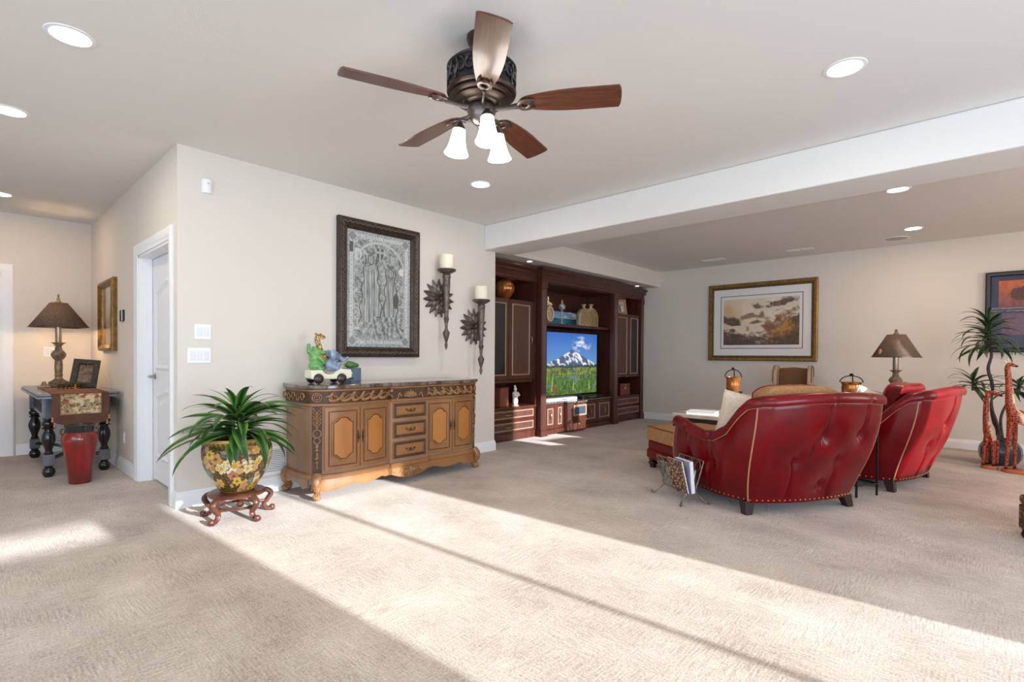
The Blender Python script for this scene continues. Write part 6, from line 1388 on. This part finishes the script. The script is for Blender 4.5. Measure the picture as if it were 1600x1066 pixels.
MB().box(-FW/2+0.08, FW/2-0.08, -0.014, -0.004, -FH/2+0.08, FH/2-0.08).build('mat_board', 'matboard', fl_, smooth=0)
m = MB(); sweep_frame(m, FW-0.40, FH-0.40, [(0, 0.013), (0, 0.0155), (0.010, 0.0155), (0.010, 0.013)]); m.build('mat_line', mat('mat_line', (84, 70, 52), 0.5), fl_, smooth=0)
pw, ph = FW-0.50, FH-0.52
o = MB().grid(lambda u, v: ((u-0.5)*pw, -0.0152, (v-0.5)*ph), 220, 150).build('print', 'print_matte', fl_, smooth=0); paint(o, lambda co: land(co, pw, ph))
fa = thing('framed_abstract', 'black framed dark blue and orange abstract behind the dracaena', 'picture', (0.40, YF-0.002, 1.757), 0)
m = MB(); sweep_frame(m, 0.80, 1.0, [(0, 0), (0, 0.05), (0.012, 0.056), (0.045, 0.05), (0.055, 0.03), (0.055, 0)]); m.build('frame', mat('black_frame', (30, 26, 26), 0.35), fa, smooth=20)
o = MB().grid(lambda u, v: ((u-0.5)*0.70, -0.02, (v-0.5)*0.90), 110, 140).build('canvas', 'print_matte', fa, smooth=0)
def abst(co):
    u = co[:, 0]/0.70+0.5; v = co[:, 2]/0.90+0.5; n1 = fbm(u*8, v*8, 4); n2 = fbm(u*26, v*20, 3); c = np.array(lin((54, 58, 84)))*(0.55+0.9*n1)[:, None]
    o1 = (u > 0.11) & (u < 0.93) & (v > 0.56) & (v < 0.93); t = np.clip((v-0.56)/0.37+0.5*(n1-0.5), 0, 1)[:, None]; oc = np.array(lin((112, 66, 74)))*(1-t)+np.array(lin((196, 104, 48)))*t; oc = oc*(0.6+0.8*n2[:, None])
    c = np.where(o1[:, None], oc, c); c = np.where((o1 & (np.hypot((u-0.42)/0.16, (v-0.74)/0.09) < 0.7+0.7*n2))[:, None], np.array(lin((92, 54, 48)))*(0.6+0.8*n1[:, None]), c)
    p1 = (u > 0.15) & (u < 0.9) & (v > 0.18) & (v < 0.48); c = np.where(p1[:, None], np.array(lin((104, 74, 92)))*(0.6+0.9*n2[:, None]), c)
    for l in (0.515, 0.55): c = np.where((np.abs(v-l-0.004*n2) < 0.006)[:, None], np.array(lin((150, 132, 140))), c)
    return c
paint(o, abst); MB().box(-0.36, 0.36, -0.018, -0.004, -0.46, 0.46).build('backing', 'dark', fa, smooth=0)
fh = thing('framed_landscape', 'gold framed landscape under glass on the hall wall above the table', 'picture', (-6.955, YA-0.002, 1.575), 0)
m = MB(); sweep_frame(m, 0.775, 0.76, [(0, 0), (0, 0.03), (0.010, 0.045), (0.03, 0.05), (0.05, 0.035), (0.056, 0.03), (0.07, 0.022), (0.07, 0)]); m.build('frame', 'goldframe', fh, smooth=20)
o = MB().grid(lambda u, v: ((u-0.5)*0.645, -0.012, (v-0.5)*0.63), 80, 60).build('print', vcol('glazed_print', 0.12, coat=0.6), fh, smooth=0)
def hill(co):
    u = co[:, 0]/0.645+0.5; v = co[:, 2]/0.63+0.5; n1 = fbm(u*7, v*7, 4); c = np.array(lin((176, 158, 136)))*(0.8+0.35*n1)[:, None]; hh = 0.30+0.42*np.clip(u-0.05, 0, 1)**1.2+0.06*(fbm(u*12, u, 3)-0.5)
    c = np.where((v < hh)[:, None], np.array(lin((116, 88, 58)))*(0.7+0.7*fbm(u*20, v*20, 3))[:, None], c); return np.where((v < 0.28)[:, None], np.array(lin((196, 160, 108)))*(0.85+0.2*n1)[:, None], c)
paint(o, hill); MB().box(-0.34, 0.34, -0.010, -0.004, -0.33, 0.33).build('backing', 'dark', fh, smooth=0)

# ------------------------------------------------------------------ dracaena and giraffes in the right corner
dp = thing('ribbed_pot', 'dark blue ribbed round pot behind the giraffes', 'planter', (0.145, 7.86, 0))
MB().lathe([(0, 0), (0.10, 0), (0.14, 0.02), (0.172, 0.07), (0.184, 0.13), (0.178, 0.19), (0.155, 0.235), (0.13, 0.262), (0.125, 0.275), (0.135, 0.285), (0.12, 0.288), (0.108, 0.27), (0.10, 0.24), (0, 0.235)], 72, rf=lambda a, z: 1-0.035*abs(math.sin(a*7))*(1 if 0.01 < z < 0.25 else 0)).build('body', mat('midnight_glaze', (34, 38, 50), 0.28, coat=0.4, var=(52, 60, 76), scale=8), dp)
MB().lathe([(0, 0.262), (0.104, 0.258), (0.104, 0.24), (0, 0.238)], 24).build('moss', mat('grey_moss', (112, 106, 92), 0.95, bump=0.6), dp)
dc = thing('dracaena', 'tall dracaena with twisted trunks and three leaf heads', 'plant', (0.145, 7.86, 0.262))
MT['bark'] = mat('grey_bark', (84, 74, 70), 0.8, var=(62, 54, 52), scale=18, bump=0.3, bscale=60)
tk = [crom([(-0.01, 0, 0), (-0.05, 0.01, 0.2), (-0.085, -0.01, 0.42), (-0.075, 0.02, 0.62), (-0.11, 0.0, 0.80), (-0.085, 0.0, 0.96), (-0.115, 0, 1.12)], 5), crom([(0.01, 0.01, 0), (-0.045, -0.02, 0.25), (-0.10, 0.01, 0.40), (-0.17, 0, 0.53), (-0.235, 0, 0.64)], 5), crom([(0.02, 0, 0), (0.0, 0.02, 0.25), (0.06, 0.02, 0.45), (0.14, 0.02, 0.62)], 5)]
for k, p in enumerate(tk): MB().tube(p, [0.022-0.010*i/(len(p)-1) for i in range(len(p))] if k == 0 else [0.015-0.006*i/(len(p)-1) for i in range(len(p))], 8).build('trunk', 'bark', dc)
dl = [strap_leaf(0.40, 0.028, 1.2, fold=0.2).mesh('leaf', 60), strap_leaf(0.44, 0.026, 1.7, fold=0.2).mesh('leaf', 60), strap_leaf(0.34, 0.029, 0.9, fold=0.2).mesh('leaf', 60)]
for me in dl: me.materials.append(MT['leaf2'])
rnd = random.Random(5)
for (c, n_, span, sc) in (((-0.115, 0, 1.10), 60, 0.30, 1.0), ((-0.235, 0, 0.63), 26, 0.10, 0.85), ((0.14, 0.02, 0.60), 24, 0.10, 0.85)):
    for k in range(n_):
        o = bpy.data.objects.new('leaf', dl[rnd.randrange(3)]); COL.objects.link(o); o.parent = dc; a = k*2.39996+rnd.uniform(-0.25, 0.25); t = k/n_
        el = R(2+62*t**1.3+rnd.uniform(-10, 10)); s_ = sc*(1-0.25*t+rnd.uniform(-0.1, 0.1))
        o.matrix_local = TR(c[0], c[1], c[2]-0.06+span*t) @ RZ(a) @ RY(-el) @ RX(rnd.uniform(-0.4, 0.4)) @ Matrix.Diagonal((s_, s_, s_, 1))
    MB().tube([(c[0], c[1], c[2]-0.08), (c[0], c[1], c[2]+span)], [0.014, 0.006], 8).build('leaf_core', mat('green_core', (70, 88, 56), 0.7), dc)
def giraffe_mat():
    m = bpy.data.materials.new('giraffe_paint'); m.use_nodes = True; nt = m.node_tree; b = nt.nodes['Principled BSDF']; L = nt.links.new
    tc = nt.nodes.new('ShaderNodeTexCoord'); v = nt.nodes.new('ShaderNodeTexVoronoi'); v.feature = 'DISTANCE_TO_EDGE'; v.inputs['Scale'].default_value = 44; L(tc.outputs['Object'], v.inputs['Vector'])
    cr = nt.nodes.new('ShaderNodeValToRGB'); cr.color_ramp.elements[0].position = 0.08; cr.color_ramp.elements[1].position = 0.12; cr.color_ramp.elements[0].color = (*lin((204, 92, 48)), 1); cr.color_ramp.elements[1].color = (*lin((92, 26, 18)), 1); L(v.outputs['Distance'], cr.inputs[0])
    at = nt.nodes.new('ShaderNodeVertexColor'); at.layer_name = 'print'; mx = nt.nodes.new('ShaderNodeMix'); mx.data_type = 'RGBA'
    L(at.outputs[0], mx.inputs[0]); L(cr.outputs[0], mx.inputs[6]); mx.inputs[7].default_value = (*lin((232, 204, 170)), 1); L(mx.outputs[2], b.inputs['Base Color']); b.inputs['Roughness'].default_value = 0.4
    return m
MT['giraffe'] = giraffe_mat()
MT['bone'] = mat('bone', (222, 212, 196), 0.5); MT['obase'] = mat('orange_base', (206, 96, 48), 0.4, var=(190, 114, 66), scale=7)
def giraffe(label, loc, rz, V, E, rad, cream, sc, horns, baser):
    t = thing('carved_giraffe', label, 'sculpture', loc, rz, 'carved giraffes')
    me = bpy.data.meshes.new('body'); me.from_pydata(V, E, []); o = bpy.data.objects.new('body', me); COL.objects.link(o)
    sk = o.modifiers.new('skin', 'SKIN'); sk.use_smooth_shade = True
    for i, r_ in enumerate(rad): me.skin_vertices[0].data[i].radius = (r_, r_); me.skin_vertices[0].data[i].use_root = (i == 0)
    sb_ = o.modifiers.new('sub', 'SUBSURF'); sb_.levels = 2; sb_.render_levels = 2
    dg = bpy.context.evaluated_depsgraph_get(); me2 = bpy.data.meshes.new_from_object(o.evaluated_get(dg)); bpy.data.objects.remove(o)
    o = bpy.data.objects.new('body', me2); COL.objects.link(o); o.parent = t; me2.materials.clear(); me2.materials.append(MT['giraffe'])
    paint(o, lambda co: np.repeat(cream(co)[:, None], 3, 1))
    for i in horns[0]: MB().lathe([(0, 0), (0.013, 0), (0.015, 0.012), (0.011, 0.022), (0, 0.022)], 10, c=(V[i][0], V[i][1], 0.032)).build('hoof', 'dark', t)
    hx, hy, hz = V[horns[1]]
    for s_ in (-1, 1):
        MB().tube([(hx-0.006, hy+s_*0.012, hz+0.012), (hx-0.012, hy+s_*0.018, hz+0.055*sc)], [0.007, 0.005], 6).build('horn', 'bone', t)
        MB().ell((hx-0.03, hy+s_*0.022, hz+0.018), (0.018, 0.006, 0.010), 8, 6, M=RY(R(30))).build('ear', 'bone', t)
    nx, ny, nz = V[horns[2]]; MB().ell((nx+0.004, ny, nz), (0.014, 0.012, 0.011), 8, 6).build('muzzle', 'dark', t)
    MB().lathe([(0, 0), (baser, 0), (baser*1.04, 0.008), (baser*1.03, 0.026), (baser*0.97, 0.032), (0, 0.032)], 32, rf=lambda a, z: 1+0.15*abs(math.cos(a))).build('base', 'obase', t)
    return t
Vb = [(0.04, 0, 0.57), (-0.05, 0, 0.58), (-0.075, 0, 0.72), (-0.085, 0, 0.92), (-0.10, 0, 1.09), (-0.085, 0, 1.125), (-0.035, -0.01, 1.10), (-0.075, -0.035, 0.46), (-0.085, -0.035, 0.25), (-0.095, -0.035, 0.045), (-0.035, 0.035, 0.46), (-0.03, 0.035, 0.25), (-0.03, 0.03, 0.045), (0.10, 0.0, 0.55), (0.09, -0.04, 0.44), (0.10, -0.04, 0.25), (0.095, -0.04, 0.045), (0.11, 0.04, 0.44), (0.12, 0.04, 0.25), (0.12, 0.04, 0.045)]
Eb = [(0, 1), (1, 2), (2, 3), (3, 4), (4, 5), (5, 6), (1, 7), (7, 8), (8, 9), (1, 10), (10, 11), (11, 12), (0, 13), (13, 14), (14, 15), (15, 16), (13, 17), (17, 18), (18, 19)]
Rb = [0.058, 0.058, 0.042, 0.030, 0.026, 0.026, 0.015, 0.026, 0.018, 0.015, 0.026, 0.018, 0.015, 0.046, 0.026, 0.018, 0.015, 0.026, 0.018, 0.015]
giraffe('tall carved giraffe at the right picture edge', (0.278, 7.42, 0), 0, Vb, Eb, Rb, lambda co: ((co[:, 0] > -0.055+0.07*np.clip((0.75-co[:, 2])/0.2, 0, 1)) & (co[:, 2] > 0.50) & (co[:, 2] < 1.03) & (co[:, 1] < 0.05)).astype(float)*(co[:, 2] < 1.03), 1.0, ((9, 12, 16, 19), 5, 6), 0.112)
Vs = [(0.0, 0.02, 0.34), (-0.01, -0.01, 0.40), (-0.03, -0.01, 0.52), (-0.035, -0.01, 0.68), (-0.02, -0.01, 0.81), (0.0, -0.012, 0.828), (0.075, -0.02, 0.785), (-0.035, -0.03, 0.28), (-0.045, -0.035, 0.16), (-0.05, -0.035, 0.045), (0.025, -0.035, 0.28), (0.03, -0.04, 0.16), (0.03, -0.04, 0.045), (-0.02, 0.045, 0.26), (-0.022, 0.045, 0.15), (-0.025, 0.045, 0.045), (0.05, 0.045, 0.26), (0.055, 0.045, 0.15), (0.055, 0.045, 0.045)]
Es = [(0, 1), (1, 2), (2, 3), (3, 4), (4, 5), (5, 6), (1, 7), (7, 8), (8, 9), (1, 10), (10, 11), (11, 12), (0, 13), (13, 14), (14, 15), (0, 16), (16, 17), (17, 18)]
Rs = [0.05, 0.052, 0.036, 0.027, 0.026, 0.027, 0.014, 0.024, 0.017, 0.014, 0.024, 0.017, 0.014, 0.024, 0.017, 0.014, 0.024, 0.017, 0.014]
giraffe('shorter carved giraffe with lowered head', (0.058, 7.50, 0), 0, Vs, Es, Rs, lambda co: ((co[:, 0] > -0.012+0.03*np.clip((0.5-co[:, 2])/0.2, 0, 1)) & (co[:, 2] > 0.30) & (co[:, 2] < 0.76)).astype(float), 0.9, ((9, 12, 15, 18), 5, 6), 0.062)

# tapestry footstool cut by the right edge
fs_ = thing('footstool', 'tapestry covered footstool corner at the right picture edge', 'footstool', (0.462, 4.745, 0), R(42.7))
MB().box(-0.20, 0.20, -0.20, 0.20, 0.06, 0.22).build('seat_base', spot_mat('tapestry', (70, 44, 30), (120, 82, 56), 40, 0.14, 0.9), fs_, smooth=0, bevel=0.008); MB().box(-0.205, 0.205, -0.205, 0.205, 0.22, 0.285).build('cushion', spot_mat('tapestry_top', (84, 48, 34), (140, 100, 66), 34, 0.14, 0.9), fs_, smooth=0, bevel=0.025, seg=3)
for x in (-0.17, 0.17):
    for y in (-0.17, 0.17): MB().lathe([(0, 0), (0.022, 0), (0.03, 0.02), (0.022, 0.045), (0.028, 0.06), (0, 0.06)], 14, c=(x, y, 0)).build('foot', 'legwood', fs_)
